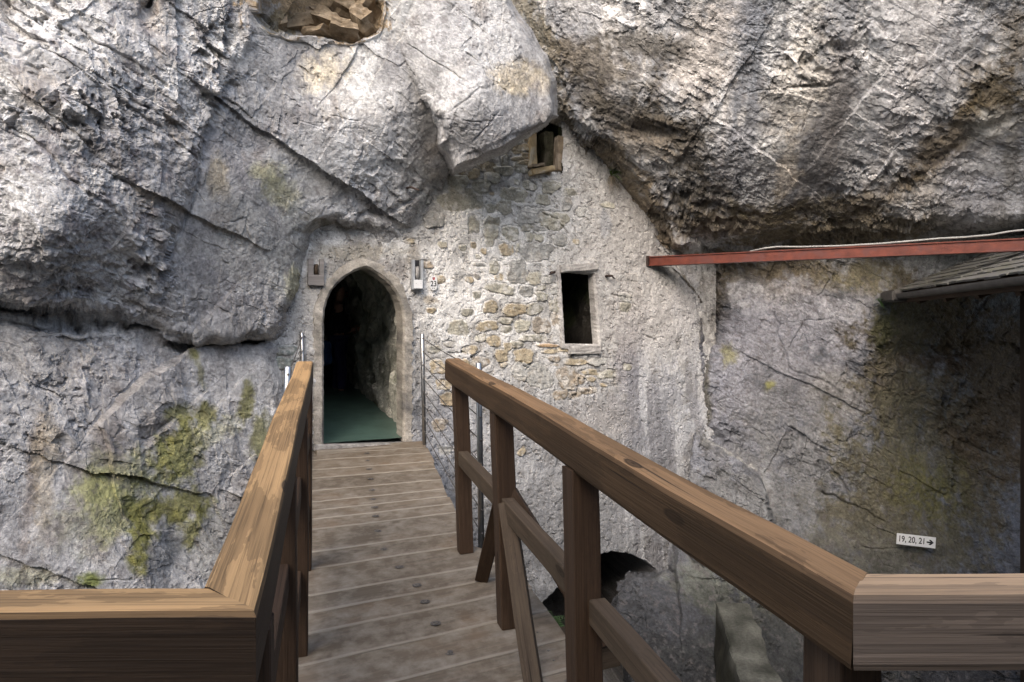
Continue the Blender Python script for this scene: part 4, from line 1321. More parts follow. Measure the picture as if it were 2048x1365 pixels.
seamv = [894, 908.5, 921, 940.5, 957.5, 983, 1005.5, 1023, 1041, 1062, 1108, 1142, 1197, 1233, 1276, 1340]
seams = [on_deck(622 - (v - 900) * .054, v) for v in seamv]
ylast = seams[-1].y
for wv in (.27, .22, .25, .24, .26):
    ylast -= wv
    seams.append(Vector((left_edge(ylast), ylast, deck_z(ylast))))


def seam_line(p):
    """left and right end of a seam: boards lie askew to the bridge, more so near the viewer"""
    t = max(0, min(1, (6.7 - p.y) / 3.7))
    a = math.radians(13 + 11 * t)
    d = Vector((math.cos(a), math.sin(a)))
    l = Vector((left_edge(p.y), p.y))
    # walk right until the deck edge
    s = .2
    while s < 2.2 and l.x + d.x * s < right_edge(l.y + d.y * s):
        s += .01
    r = l + d * s
    return Vector((l.x, l.y, deck_z(l.y))), Vector((r.x, r.y, deck_z(r.y)))


lines = [seam_line(p) for p in seams]
gap = .009
for i, (A, B) in enumerate(zip(lines, lines[1:])):
    a0, a1 = A
    b0, b1 = B
    g0, g1 = (a0 - b0).normalized() * gap, (a1 - b1).normalized() * gap
    jx = random.uniform(-.012, .012)
    bm, M = plank_mesh(a0 - g0, a1 - g1 + (a1 - a0).normalized() * jx, b0, b1 + (b1 - b0).normalized() * jx, .055, i)
    pl = from_bm('plank', bm, M_DECK, bridge, M)
    # one coach bolt near the middle of each board, nail heads at the right end
    for (fx, fy, r, h) in ((.5, .5, .016, .006), (.9, .35, .006, .002), (.9, .7, .006, .002)):
        p = b0.lerp(b1, fx).lerp(a0.lerp(a1, fx), fy)
        if fx == .5:
            p.x += (-.03 + .16 * max(0, (4.6 - p.y) / 2))
        if i > 17:
            continue
        bm = bmesh.new()
        bmesh.ops.create_cone(bm, cap_ends=True, segments=6 if fx == .5 else 8, radius1=r, radius2=r * .85, depth=h)
        if fx == .5:
            bmesh.ops.create_circle(bm, cap_ends=True, segments=14, radius=r * 1.7, matrix=Matrix.Translation((0, 0, -h * .3)))
        from_bm('bolt', bm, M_BOLT, pl, Matrix.Translation((p.x, p.y, deck_z(p.y) + h * .5 + .001)))

DIR = Vector((-.262, .965, .074)).normalized()
for off in (-.42, 0, .34):
    y0, y1 = 1.2, 6.75
    xm = lambda y: (left_edge(y) + right_edge(y)) / 2 * 1.0 + off * .95
    beam('stringer', (xm(y0), y0, deck_z(y0) - .058), (xm(y1), y1, deck_z(y1) - .058), .14, .22, M_POST, bridge)
# outrigger that carries the brace of the tall post
oa, ob = W(1087, 1316, 3.057), W(1240, 1284, 3.19)
od = (ob - oa).normalized()
on = Vector((-od.y, od.x, 0)).normalized()
oc0, oc1 = oa - od * .42 + on * .13 - Vector((0, 0, .012)), ob + on * .13 - Vector((0, 0, .004))
beam('outrigger', oc0, oc1, .26, .115, M_MID, bridge, bev=.006)
# edge boards along the left side
for (ya, yb, dx, w, h, up) in ((6.7, 4.15, -.015, .035, .10, .06), (4.3, 3.25, -.06, .04, .12, .07), (3.4, 1.5, -.03, .045, .14, .08)):
    beam('edge_board', (left_edge(yb) + dx, yb, deck_z(yb) + up), (left_edge(ya) + dx, ya, deck_z(ya) + up), w, h, M_POST, bridge)
beam('threshold_board', WW(628, 897) + WN * .14 + Vector((0, 0, .004)), WW(838, 886) + WN * .10 + Vector((0, 0, .004)), .10, .05, M_DECK, bridge)

# ---- right hand railing
RZ = EZ - .449
rn, rf = Vector((.612, 1.195, RZ)), Vector((-.372, 4.33, EZ - .212))


def rail_r(y, dz=0.):
    t = (y - rn.y) / (rf.y - rn.y)
    p = rn.lerp(rf, t)
    return Vector((p.x, p.y, p.z + dz))


rr_ = empty('timber_railing', (.1, 2.7, deck_z(2.7)), 'right hand timber railing with braced posts and grey near cross rail', 'railing', 'timber railings of the footbridge')
HR_W, HR_H = .105, .138
beam('handrail', rf, rn, HR_W, HR_H, M_RAILR, rr_, bev=.016, m1=-.73, wob=.003)
cross_r = beam('handrail', (rn.x - .002, rn.y, RZ), (2.9, rn.y + .01, RZ - .0), HR_W, HR_H, M_RAILG, rr_, bev=.018, m0=.73, wob=.002)
cross_r['label'] = 'grey weathered cross rail'
PA = math.radians(-17)
PTS_R = []
for (y, dx, w, base) in ((4.22, .035, .088, None), (3.34, .03, .096, None), (2.365, 0., .10, -.35)):
    p = rail_r(y)
    zb = deck_z(y) if base is None else deck_z(y) + base
    lean = (-.03, 0) if base is None else (-.018, 0)
    post('post', p.x + dx + .012, p.y, zb, p.z - HR_H + .004, w, M_POST, rr_, PA, lean=lean, wob=.003, bev=.006)
    PTS_R.append((p.x + dx, y, w))
p = rail_r(1.28)
post('post', p.x + .045, p.y + .02, -.9, p.z - HR_H + .003, .10, M_POST, rr_, PA)
post('post', 2.0, rn.y, -.9, RZ - HR_H + .003, .10, M_POST, rr_, 0)


def mid_pt(y, dz):
    p = rail_r(y)
    return Vector((p.x + .03, y, EZ + dz))


mids = [(4.22, -.770), (3.34, -.832), (2.365, -.925), (1.28, -1.02)]
for (ya, za), (yb, zb) in zip(mids, mids[1:]):
    a, b = mid_pt(ya, za), mid_pt(yb, zb)
    d = (b - a).normalized()
    beam('mid_rail', a + d * .043, b - d * .046, .062, .088, M_MID, rr_, bev=.006, wob=.003)
# the second post is braced three ways
p2 = mid_pt(3.34, -.86)
beam('brace', p2 + Vector((.012, -.04, -.02)), Vector((.098, 2.85, deck_z(2.85) + .0)), .075, .07, M_MID, rr_, up=Vector((0, 1, .3)), bev=.005)
beam('brace', p2 + Vector((-.03, .05, -.03)), Vector((-.175, 3.80, deck_z(3.80) + .0)), .075, .07, M_POST, rr_, up=Vector((0, -1, .3)), bev=.005)
beam('brace', p2 + Vector((.05, .0, .06)), Vector((.455, 3.18, EZ - 1.47)), .075, .07, M_POST, rr_, up=Vector((.7, 0, .5)), bev=.005)

# ---- left hand railing
ln, lf = Vector((-.468, 1.125, RZ)), Vector((-1.238, 4.08, EZ - .2165))


def rail_l(y, dz=0.):
    t = (y - ln.y) / (lf.y - ln.y)
    q = ln.lerp(lf, t)
    return Vector((q.x, q.y, q.z + dz))


lr_ = empty('timber_railing', (-.85, 2.6, deck_z(2.6)), 'left hand timber railing with golden worn handrail mitred to a near cross rail', 'railing', 'timber railings of the footbridge')
beam('handrail', lf, ln, .098, HR_H, M_RAIL, lr_, bev=.013, m1=1.29, wob=.002)
beam('handrail', (-3.0, ln.y - .01, RZ), (ln.x + .0, ln.y, RZ), .098, HR_H, M_RAIL, lr_, bev=.013, m1=-1.29, wob=.002)
PL = math.radians(-14.5)
for (y, dx, base) in ((3.98, .0, 0), (3.1, .01, 0), (2.2, .01, -.3), (1.3, .01, -.9)):
    q = rail_l(y)
    post('post', q.x + dx, q.y, deck_z(y) + base - .1, q.z - HR_H + .004, .088, M_POST, lr_, PL, wob=.002)
post('post', -1.8, ln.y, -.9, RZ - HR_H + .003, .10, M_POST, lr_, 0)
ml = [(3.98, -.62), (3.1, -.68), (2.2, -.75), (1.3, -.83)]
for lev in (0, .42):
    for (ya, za), (yb, zb) in zip(ml, ml[1:]):
        a = rail_l(ya)
        b = rail_l(yb)
        a.z, b.z = EZ + za - lev, EZ + zb - lev
        d = (b - a).normalized()
        beam('mid_rail', a + d * .044, b - d * .044, .06, .09, M_POST, lr_, bev=.006)

# ---- landing the viewer stands on, and what carries it
bm = bmesh.new()
for i in range(16):
    y = 1.12 - .23 * i
    for x0_, x1_ in ((-2.6, -.1), (-.09, 3.0)):
        box_bm(bm, (x0_, y - .112, deck_z(1.2) - .06), (x1_, y + .112, deck_z(1.2) - random.uniform(0, .004)), bev=.004)
tag(from_bm('landing', bm, M_DECK), kind='structure')

# ---- steel cable railings beside the bridge
def cable_railing(label, posts, ncab, tops):
    root = empty('cable_railing', posts[0][0], label, 'railing', 'steel cable railings at the doorway')
    tops_ = []
    for (b, t, r) in posts:
        bm = bmesh.new()
        ax = t - b
        tube_bm(bm, [b, b + ax * .5, t - ax.normalized() * .004, t], [r, r, r, r * .85], 16)
        o = from_bm('post', bm, M_STEEL, root, smooth=False)
        for f in o.data.polygons:
            f.use_smooth = len(f.vertices) == 4
        for k in range(ncab):
            bmb = bmesh.new()
            c = b.lerp(t, .12 + .84 * k / (ncab - 1))
            e = Vector((.35, -1, 0)).normalized()
            tube_bm(bmb, [c + e * r * .8, c + e * (r + .008), c + e * (r + .010)], [.0075, .0075, .004], 8)
            from_bm('cable_clamp', bmb, M_BOLT, o)
    for (b0_, t0_, _), (b1_, t1_, _) in zip(posts, posts[1:]):
        for k in range(ncab):
            f = .12 + .84 * k / (ncab - 1)
            a, c = b0_.lerp(t0_, f), b1_.lerp(t1_, f)
            bm = bmesh.new()
            tube_bm(bm, [a.lerp(c, s) + Vector((0, 0, -.012 * math.sin(math.pi * s))) for s in (0, .25, .5, .75, 1)], .0042, 6)
            from_bm('cable', bm, M_CABLE, root)
    return root


cable_railing('steel cable railing with seven thin wires between the doorway and the right timber railing',
              [(W(849, 890, 6.68), W(844.5, 668, 6.68), .020), (W(963, 1112, 4.36), W(957.5, 726, 4.36), .0195)], 8, None)
cable_railing('short steel cable railing half hidden behind the left timber handrail',
              [(W(612, 893, 6.52), W(603.5, 666, 6.52), .020), (W(566, 1130, 4.30), W(576.5, 733, 4.30), .0225)], 8, None)

# ------------------------------------------------------------------ doorway fittings
def wall_plate(name, parent, outline, u, v, out, th, mat, bev=.0):
    """flat plate, outline in metres in the wall frame"""
    bm = bmesh.new()
    f = bm.faces.new([bm.verts.new((x, 0, z)) for x, z in outline])
    r = bmesh.ops.extrude_face_region(bm, geom=[f])
    for g_ in r['geom']:
        if isinstance(g_, bmesh.types.BMVert):
            g_.co.y += th
    return from_bm(name, bm, mat, parent, wall_frame(u, v, out))


def text_mesh(s, size, depth=.002):
    cu = bpy.data.curves.new('lettering', 'FONT')
    cu.body = s
    cu.size = size
    cu.extrude = depth / 2
    cu.align_x = 'CENTER'
    cu.align_y = 'CENTER'
    cu.offset = size * .012
    o = bpy.data.objects.new('lettering', cu)
    COL.objects.link(o)
    dg = bpy.context.evaluated_depsgraph_get()
    me = bpy.data.meshes.new_from_object(o.evaluated_get(dg))
    bpy.data.objects.remove(o)
    bpy.data.curves.remove(cu)
    me.transform(Matrix.Rotation(math.radians(90), 4, 'X'))
    return me


def capsule(w, h, n=10):
    r = w / 2
    pts = [(r * math.cos(a), h / 2 - r + r * math.sin(a)) for a in [math.pi * k / n for k in range(n + 1)]]
    return pts + [(-x, -z) for x, z in pts]


# number plate
s = wall_d(865) / F
sg = empty('number_sign', WW(865, 567, .03), 'small white oval number plate 23 on the lime wall right of the doorway', 'sign')
wall_plate('plate', sg, capsule(15.5 * s, 29 * s), 865, 567, .034, .008, M_WHITE)
me = text_mesh('23', 15.2 * s)
me.transform(Matrix.Scale(.86, 4, Vector((1, 0, 0))))
link('numeral', me, M_BLACK, sg, wall_frame(865, 568.7, .0365))
k = s
shield = [(-2.7 * k, 3 * k), (2.7 * k, 3 * k), (2.7 * k, 0), (1.6 * k, -2.2 * k), (0, -3.2 * k), (-1.6 * k, -2.2 * k), (-2.7 * k, 0)]
wall_plate('crest', sg, shield, 865.3, 558.3, .0355, .002, M_CREST)
wall_plate('crest', sg, [(-2.2 * k, 2.5 * k), (0, 2.5 * k), (0, -.1 * k), (-2.2 * k, -.1 * k)], 865.3, 558.3, .037, .002, M_CREST2)
for du in (-1.7, 1.7):
    wall_plate('bolt', sg, [(.9 * k * math.cos(a), .9 * k * math.sin(a)) for a in [6.283 * i / 8 for i in range(8)]], 865 + du, 577.2, .0365, .003, M_BLACK)

# pulley housings of the old drawbridge
def housing(label, u, v, w, h, slot, mat, rollmat, plate, out):
    s = wall_d(u) / F
    root = empty('pulley_housing', WW(u, v, out), label, 'pulley housing', 'pulley housings beside the doorway')
    w, h = w * s, h * s
    sx0, sx1, sz0, sz1 = [a * s for a in slot]
    bm = bmesh.new()
    th = .06
    for lo, hi in (((-w / 2, sz0), (sx0, sz1)), ((sx1, sz0), (w / 2, sz1)), ((-w / 2, -h / 2), (w / 2, sz0)), ((-w / 2, sz1), (w / 2, h / 2))):
        if hi[0] - lo[0] > .003 and hi[1] - lo[1] > .003:
            box_bm(bm, (lo[0], 0, lo[1]), (hi[0], th, hi[1]), bev=.002)
    M = wall_frame(u, v, out)
    from_bm('frame', bm, mat, root, M)
    bm = bmesh.new()
    box_bm(bm, (sx0 - .002, th - .006, sz0 - .002), (sx1 + .002, th, sz1 + .002))
    from_bm('slot_back', bm, M_BLACK, root, M)
    bm = bmesh.new()
    cx = (sx0 + sx1) / 2
    r = (sx1 - sx0) * .42
    zc = sz0 + (sz1 - sz0) * .36
    hgt = (sz1 - sz0) * .62
    tube_bm(bm, [M @ Vector((cx, .036, zc - hgt / 2)), M @ Vector((cx, .032, zc)), M @ Vector((cx, .036, zc + hgt / 2))], [r * .9, r, r * .8], 12)
    from_bm('roller', bm, rollmat, root, smooth=True)
    if plate:
        wall_plate('plate', root, [(a * s, b * s) for a, b in plate], u, v, out + .012, .011, M_WHITE)
        for du in (-4.5, 4.5):
            wall_plate('bolt', root, [(.5 * s * math.cos(a), .5 * s * math.sin(a)) for a in [6.283 * i / 8 for i in range(8)]], u + du + .5, v + 17.5, out + .0135, .002, M_BOLT)
    return root


M_GREYW = mat_wood('silver_grey_wood', (.24, .225, .215), (.33, .31, .30), grain=.6, rough=.85)
M_ZINC = mat_plain('grey_painted_steel', (.34, .36, .38), .5, var=.25, scale=20, bump=.1)
housing('grey wooden pulley block with dark slot, set in the wall above left of the doorway', 631, 546, 31, 52, (-5, 6.5, -5, 27), M_GREYW, M_MID, None, .05)
housing('grey metal pulley housing with white plate beside the number plate', 832, 551, 23, 58, (-6, 6, -9.5, 29.5), M_ZINC, M_STONE2, [(-8.5, -27), (9, -27), (9, -10), (-8.5, -10)], .07)

# ------------------------------------------------------------------ red beam and pipe
b0, b1 = W(1302, 514, 8.28), W(2420, 459, 5.35)
rb = empty('steel_beam', b0, 'long red painted steel beam running from the wall to the right above the shingle roof', 'beam')
hgt = .113
prof = [(.055, 0), (-.055, 0), (-.055, -.012), (-.04, -.014), (-.04, -hgt + .014), (-.055, -hgt + .012), (-.055, -hgt), (.055, -hgt), (.055, -hgt + .012), (-.02, -hgt + .014), (-.02, -.014), (.055, -.012)]
fr = frame(b0, b1)
Lb = (b1 - b0).length
bm = bmesh.new()
ra = [bm.verts.new((0, y, z)) for y, z in prof]
rb_ = [bm.verts.new((Lb, y, z)) for y, z in prof]
for i in range(len(prof)):
    bm.faces.new((ra[i], ra[(i + 1) % len(prof)], rb_[(i + 1) % len(prof)], rb_[i]))
bm.faces.new(ra[::-1])
bm.faces.new(rb_)
from_bm('channel', bm, M_RED, rb, fr)
bm = bmesh.new()
box_bm(bm, (-.035, -.065, -hgt - .01), (-.003, .065, .008), bev=.004)
from_bm('end_plate', bm, M_IRON, rb, fr)
pb = []
for u, du in ((1500, 0), (1530, 5), (1555, 6.5), (1600, 4), (1680, 2), (1760, 2.5), (1830, 5), (1880, 7), (1930, 7), (1980, 9), (2020, 14), (2045, 15.5), (2080, 13), (2200, 10)):
    t = ((u - CX) / F * b0.y - b0.x) / ((b1.x - b0.x) - (u - CX) / F * (b1.y - b0.y))
    q = b0.lerp(b1, t)
    pb.append(q + Vector((0, .0, du * q.y / F + .006)))
bm = bmesh.new()
tube_bm(bm, pb, .0095, 8)
pp = from_bm('hose', bm, M_PALE, smooth=True)
tag(pp, 'pale grey hose lying wavy along the top of the red steel beam', 'hose')

# ------------------------------------------------------------------ hut with shingle roof on the right
E0 = W(1790, 583, 8.0)
TD = Vector((-.232, -.973, 0)).normalized()          # along the eave, to the viewer
PD = Vector((.973, -.232, 0)).normalized()           # away from the bridge
SL = math.radians(24)
RU = PD * math.cos(SL) + Vector((0, 0, math.sin(SL)))
RN = RU.cross(TD)
if RN.z < 0:
    RN = -RN
hut = empty('hut', E0 + TD * 3 + PD * 1.5 - Vector((0, 0, 2)), 'dark timber hut at the right edge under a mossy shingle roof with gutter', 'hut')
M_SHING = mat_wood('shingle_wood', (.15, .145, .14), (.24, .235, .23), grain=.8, rough=.8, dusty=(.13, .13, .07))
RM = Matrix((TD, RU, RN)).transposed().to_4x4()
RM.translation = E0
bm = bmesh.new()
rr = random.Random(4)
for row in range(24):
    s0 = -.06 + row * .145
    t = rr.uniform(0, .12) - .04
    while t < 9.2:
        w = rr.uniform(.10, .24)
        l = .30 + rr.uniform(-.012, .012)
        lift = .020 + rr.uniform(0, .006)
        y0, y1 = s0 + rr.uniform(-.014, .012), s0 + l
        c = [(t, y0, lift), (t + w - .004, y0, lift + rr.uniform(-.004, .004)), (t + w - .004, y1, .0), (t, y1, .0)]
        th = rr.uniform(.014, .022)
        vt = [bm.verts.new(p) for p in c] + [bm.verts.new((p[0], p[1], p[2] - th)) for p in c]
        for f in ((0, 1, 2, 3), (7, 6, 5, 4), (0, 4, 5, 1), (1, 5, 6, 2), (2, 6, 7, 3), (3, 7, 4, 0)):
            bm.faces.new([vt[i] for i in f])
        t += w
roof = from_bm('roof', bm, M_SHING, hut, RM)
bm = bmesh.new()
box_bm(bm, (.02, .0, -.05), (9.2, 3.5, -.02))
from_bm('boarding', bm, M_POST, roof, RM)
# fascia and half round gutter with stop end
M_GUT = mat_plain('dull_zinc', (.085, .08, .075), .55, .3, var=.3, scale=8, bump=.05)
beam('fascia', E0 + TD * .05 - Vector((0, 0, .03)) + PD * .02, E0 + TD * 9.2 - Vector((0, 0, .03)) + PD * .02, .025, .11, M_POST, hut)
bm = bmesh.new()
ga, gb = E0 - PD * .06 - Vector((0, 0, .045)), E0 + TD * 9.2 - PD * .06 - Vector((0, 0, .045))
rings = []
n = 12
for j, (q, ex) in enumerate(((ga, 0), (ga + TD * .02, 0), (gb, 0))):
    ring = []
    for k_ in range(n + 1):
        a = math.pi + math.pi * k_ / n
        ring.append(bm.verts.new(q + PD * .058 * math.cos(a) + Vector((0, 0, .062 * math.sin(a)))))
    for k_ in range(n, -1, -1):
        a = math.pi + math.pi * k_ / n
        ring.append(bm.verts.new(q + PD * .052 * math.cos(a) + Vector((0, 0, .055 * math.sin(a)))))
    rings.append(ring)
for a, c in zip(rings, rings[1:]):
    m_ = len(a)
    for k_ in range(m_):
        bm.faces.new((a[k_], a[(k_ + 1) % m_], c[(k_ + 1) % m_], c[k_]))
gut = from_bm('gutter', bm, M_GUT, hut, smooth=False)
bm = bmesh.new()
GM = Matrix((TD, PD, Vector((0, 0, 1)))).transposed().to_4x4()
GM.translation = ga
box_bm(bm, (-.06, -.085, -.085), (.42, .085, .045), bev=.02)
from_bm('gutter_outlet', bm, M_GUT, gut, GM)
# dark board wall under the eave
M_HUT = mat_wood('black_brown_boards', (.026, .017, .013), (.045, .03, .022), grain=.8, rough=.8)
t = 1.50
while t < 9.0:
    w = rr.uniform(.15, .2)
    p = E0 + TD * (t + w / 2) + PD * (.66 + rr.uniform(-.006, .006))
    M = Matrix((Vector((0, 0, 1)), TD, PD)).transposed().to_4x4()
    M.translation = Vector((p.x, p.y, -2.2))
    bm = beam_mesh(2.2 + E0.z + .16, w - .006, .03, seed=int(t * 50))
    from_bm('wall_board', bm, M_HUT, hut, M)
    t += w
p = E0 + TD * 1.53 + PD * .70
for q in range(14):
    a = p + PD * (.1 + .19 * q)
    M = Matrix((Vector((0, 0, 1)), PD, -TD)).transposed().to_4x4()
    M.translation = Vector((a.x, a.y, -2.2))
    bm = beam_mesh(2.2 + E0.z + .25 + .085 * q, .184, .03, seed=q)
    from_bm('wall_board', bm, M_HUT, hut, M)
beam('wall_plate', E0 + TD * .4 + PD * .66 + Vector((0, 0, .2)), E0 + TD * 9 + PD * .66 + Vector((0, 0, .2)), .14, .16, M_POST, hut)
for k_ in range(12):
    a = E0 + TD * (.45 + .75 * k_) + PD * .04 - RN * .06
    beam('rafter', a, a + RU * 3.4, .09, .12, M_POST, hut, up=RN)

# ------------------------------------------------------------------ arrow sign on the rock under the eave
sd = 7.93
sroot = empty('arrow_sign', W(1832, 1082, sd), 'white direction sign 19, 20, 21 with arrow on the mossy rock under the roof', 'sign')
sa = math.radians(-12)
k = sd / F
SM = Matrix((Vector((math.cos(sa), math.sin(sa), 0)), Vector((-math.sin(sa), math.cos(sa), 0)), Vector((0, 0, 1)))).transposed().to_4x4()
SM = SM @ Matrix.Rotation(math.radians(3.6), 4, 'Y')
SM.translation = W(1832, 1082, sd)
bm = bmesh.new()
box_bm(bm, (-35.5 * k, 0, -11 * k), (35.5 * k, .006, 11 * k), bev=.001)
from_bm('plate', bm, M_WHITE, sroot, SM)
me = text_mesh('19, 20, 21', 17 * k)
me.transform(Matrix.Scale(.74, 4, Vector((1, 0, 0))))
link('lettering', me, M_BLACK, sroot, SM @ Matrix.Translation((-8 * k, -.001, .3 * k)))
bm = bmesh.new()
arr = [(19, -1.5), (26, -1.5), (22.5, -5.2), (26.5, -5.2), (32, 0), (26.5, 5.2), (22.5, 5.2), (26, 1.5), (19, 1.5)]
f = bm.faces.new([bm.verts.new((a * k, -.002, b * k)) for a, b in arr])
r = bmesh.ops.extrude_face_region(bm, geom=[f])
for g_ in r['geom']:
    if isinstance(g_, bmesh.types.BMVert):
        g_.co.y += .0015
bmesh.ops.triangulate(bm, faces=bm.faces[:])
from_bm('arrow', bm, M_BLACK, sroot, SM)

# ------------------------------------------------------------------ parapet down in the gorge
M_PARA = mat_plain('grey_concrete', (.22, .225, .205), .9, var=.3, scale=5, bump=.3, dirt=(.15, .16, .11), spec=.25)
pa, pbb = W(1464, 1203, 7.04), Vector((1.75, 4.1, EZ - 2.86))
bm = bmesh.new()
fr = frame(pa, pbb)
box_bm(bm, (0, -.17, -4), (((pbb - pa).length), .17, 0), bev=.012)
bmesh.ops.subdivide_edges(bm, edges=[e for e in bm.edges if e.calc_length() > .1], cuts=24, use_grid_fill=True)
cc = np.array([x.co[:] for x in bm.verts])
dn = fbm(cc * 3.2, 4, .6) * .022 + planes(cc / .2)[0] * .012
wd = .75 + .25 * np.clip(1 + cc[:, 2] / 1.0, 0, 1)
for x, q, w_ in zip(bm.verts, dn, wd):
    x.co.y *= (2 - w_)
    x.co += Vector((0, math.copysign(1, x.co.y) * q, q * .7))
para = from_bm('parapet', bm, M_ROCKR, None, fr)
cc = np.array([v.co[:] for v in para.data.vertices])
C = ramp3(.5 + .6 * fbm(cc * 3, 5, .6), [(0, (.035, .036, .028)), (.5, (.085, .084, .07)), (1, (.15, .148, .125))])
C = np.where((cc[:, 2] < -.06)[:, None], C * np.array((.28, .27, .22)), C)  # sides under the top edge darkened, their shade painted in
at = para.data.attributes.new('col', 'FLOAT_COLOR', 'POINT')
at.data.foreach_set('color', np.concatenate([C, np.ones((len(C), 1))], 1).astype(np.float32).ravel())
tag(para, 'low grey concrete parapet running down the gorge below the right handrail', 'parapet')

# unseen castle block added behind the viewer to keep low light out of the gorge
bm = bmesh.new()
box_bm(bm, (-16, -8, -14), (16, -4.6, EZ + 5.2))
for i in range(6):
    for j in range(2):
        c_ = Vector((-12.5 + 5 * i, -4.6, EZ + .2 + 3.0 * j))
        box_bm(bm, (c_.x - .55, -4.62, c_.z), (c_.x + .55, -4.5, c_.z + .09))
        box_bm(bm, (c_.x - .6, -4.62, c_.z + 1.5), (c_.x + .6, -4.52, c_.z + 1.62))
box_bm(bm, (-14, -4.7, -14), (14, .75, deck_z(1.2) - .3))  # podium added under the landing, also to darken the gorge
fac = from_bm('added_castle_block', bm, mat_plain('blocker_plaster', (.42, .39, .34), .95, var=.25, scale=2, bump=.2))
tag(fac, 'unseen plastered castle block added behind the viewer to shade the gorge', 'facade')

# gorge floor
gx = np.arange(-9, 10.01, .18)
gy = np.arange(-6, 13, .18)
X, Y = [a.ravel() for a in np.meshgrid(gx, gy)]
Pg = np.stack([X, Y, np.zeros_like(X)], -1)
h = .5 * fbm(Pg * .5, 4) + .25 * facets(Pg / .7)[0]
Z = -3.6 + h - .12 * np.clip(3 - Y, 0, 9)
Pg[:, 2] = Z
C = ramp3(.5 + .5 * fbm(Pg * .9, 4), [(0, (.12, .115, .10)), (1, (.34, .33, .31))])
me = grid_mesh('gorge_floor', Pg, len(gx), len(gy), np.ones(len(X), bool), C)
tag(link('gorge_floor', me, M_ROCKR), kind='structure')
bm = bmesh.new()
bmesh.ops.create_grid(bm, x_segments=2, y_segments=2, size=400, matrix=Matrix.Translation((0, -60, -14)))
tag(from_bm('ground', bm, mat_plain('valley_ground', (.12, .13, .07), .95, var=.4, scale=.3, bump=0)), kind='structure')

# ------------------------------------------------------------------ plants
def leaf_mat(name, c):
    return mat_plain(name, c, .6, var=.4, scale=20, bump=0, spec=.3)


M_LEAF = leaf_mat('fresh_leaf', (.13, .20, .035))
M_DRY = leaf_mat('dry_stalk', (.17, .14, .10))
M_FERN = leaf_mat('fern_leaf', (.045, .085, .03))


def blade(bm, p, d, L, w, droop, seg=5):
    d = d.normalized()
    s = d.cross(Vector((0, 0, 1)))
    if s.length < .05:
        s = Vector((1, 0, 0))
    s.normalize()
    prev = None
    for i in range(seg + 1):
        t = i / seg
        q = p + d * L * t + Vector((0, 0, -droop * L * t * t))
        ww = w * (1 - t) ** .6 * (.5 + 1.2 * t if t < .5 else 1)
        a, b = bm.verts.new(q - s * ww), bm.verts.new(q + s * ww)
        if prev:
            bm.faces.new((prev[0], prev[1], b, a))
        prev = (a, b)


def tuft(label, c, out, n, L, w, mat, dry, cat='plant', name='plant', leaflets=True):
    root = empty(name, c, label, cat)
    bm = bmesh.new()
    r = random.Random(int(c.x * 100))
    for i in range(n):
        d = out + Vector((r.uniform(-1, 1), r.uniform(-.7, .7), r.uniform(-.2, 1.1)))
        if leaflets:
            l = L * r.uniform(.5, 1)
            for k in range(7):
                q = c + d.normalized() * l * (.25 + .75 * k / 7) - Vector((0, 0, .5 * l * (k / 7) ** 2))
                for sg_ in (-1, 1):
                    s = d.cross(Vector((0, 0, 1))).normalized() * sg_
                    blade(bm, q, s + d.normalized() * .5, l * .22 * (1.1 - k / 8), w, .3, 2)
        blade(bm, c, d, L * r.uniform(.6, 1.05), w, .5)
    from_bm('leaf', bm, mat, root)
    if dry:
        bm = bmesh.new()
        for i in range(dry):
            d = out + Vector((r.uniform(-1, 1), r.uniform(-.5, .5), r.uniform(-1.2, .1)))
            blade(bm, c, d, L * r.uniform(.5, 1), w * .35, .9)
        from_bm('dry_stalk', bm, M_DRY, root)
    return root


tuft('small tuft of fern with dry stalks rooted at the top of the plaster wall', WW(1219, 352, .03), WN, 12, .19, .009, M_LEAF, 46)
tuft('dark green ferns growing in the hollow under the plaster wall', W(1100, 1238, 7.35), Vector((0, -1, .2)), 26, .32, .012, M_FERN, 0, name='fern')
tuft('dark ivy-like sprigs hanging below the end of the gutter', W(1757, 600, 8.05), Vector((0, -1, -.3)), 10, .16, .010, M_FERN, 0)

# ------------------------------------------------------------------ the visitor in the dark passage
M_SKIN = mat_plain('skin', (.42, .24, .18), .55, var=.1, bump=0)
M_JEAN = mat_plain('blue_jeans', (.03, .03, .09), .9, var=.25, scale=60, bump=.1)
M_SHIRT = mat_plain('dark_jacket', (.02, .02, .025), .9, var=.2, scale=30, bump=.1)
M_BLUE = mat_plain('blue_cloth', (.05, .14, .36), .8, var=.15, scale=20, bump=.1)
M_HAIR = mat_plain('dark_hair', (.02, .014, .01), .6, var=.3, scale=60, bump=.1)
M_SHOE = mat_plain('dark_shoe', (.03, .03, .035), .6, var=.2, bump=0)
M_SOCK = mat_plain('pale_trim', (.6, .58, .56), .8, var=.1, bump=0)


def skin_mesh(name, verts, edges, radii, mat, parent, M, sub=2, root=0):
    me = bpy.data.meshes.new(name)
    me.from_pydata(verts, edges, [])
    o = link(name, me, mat, parent, M)
    md = o.modifiers.new('skin', 'SKIN')
    md.use_smooth_shade = True
    for i, r in enumerate(radii):
        sv = me.skin_vertices[0].data[i]
        sv.radius = r if isinstance(r, tuple) else (r, r)
        sv.use_root = (i == root)
    s_ = o.modifiers.new('subsurf', 'SUBSURF')
    s_.levels = s_.render_levels = sub
    return o


foot = W(676, 801, 9.75)
person = empty('person', foot, 'person in blue jeans standing inside the dark doorway with a blue cloth at the hip', 'person')
PM = Matrix.Translation(foot) @ Matrix.Rotation(math.radians(20), 4, 'Z')     # faces +X of its own frame, away to the right
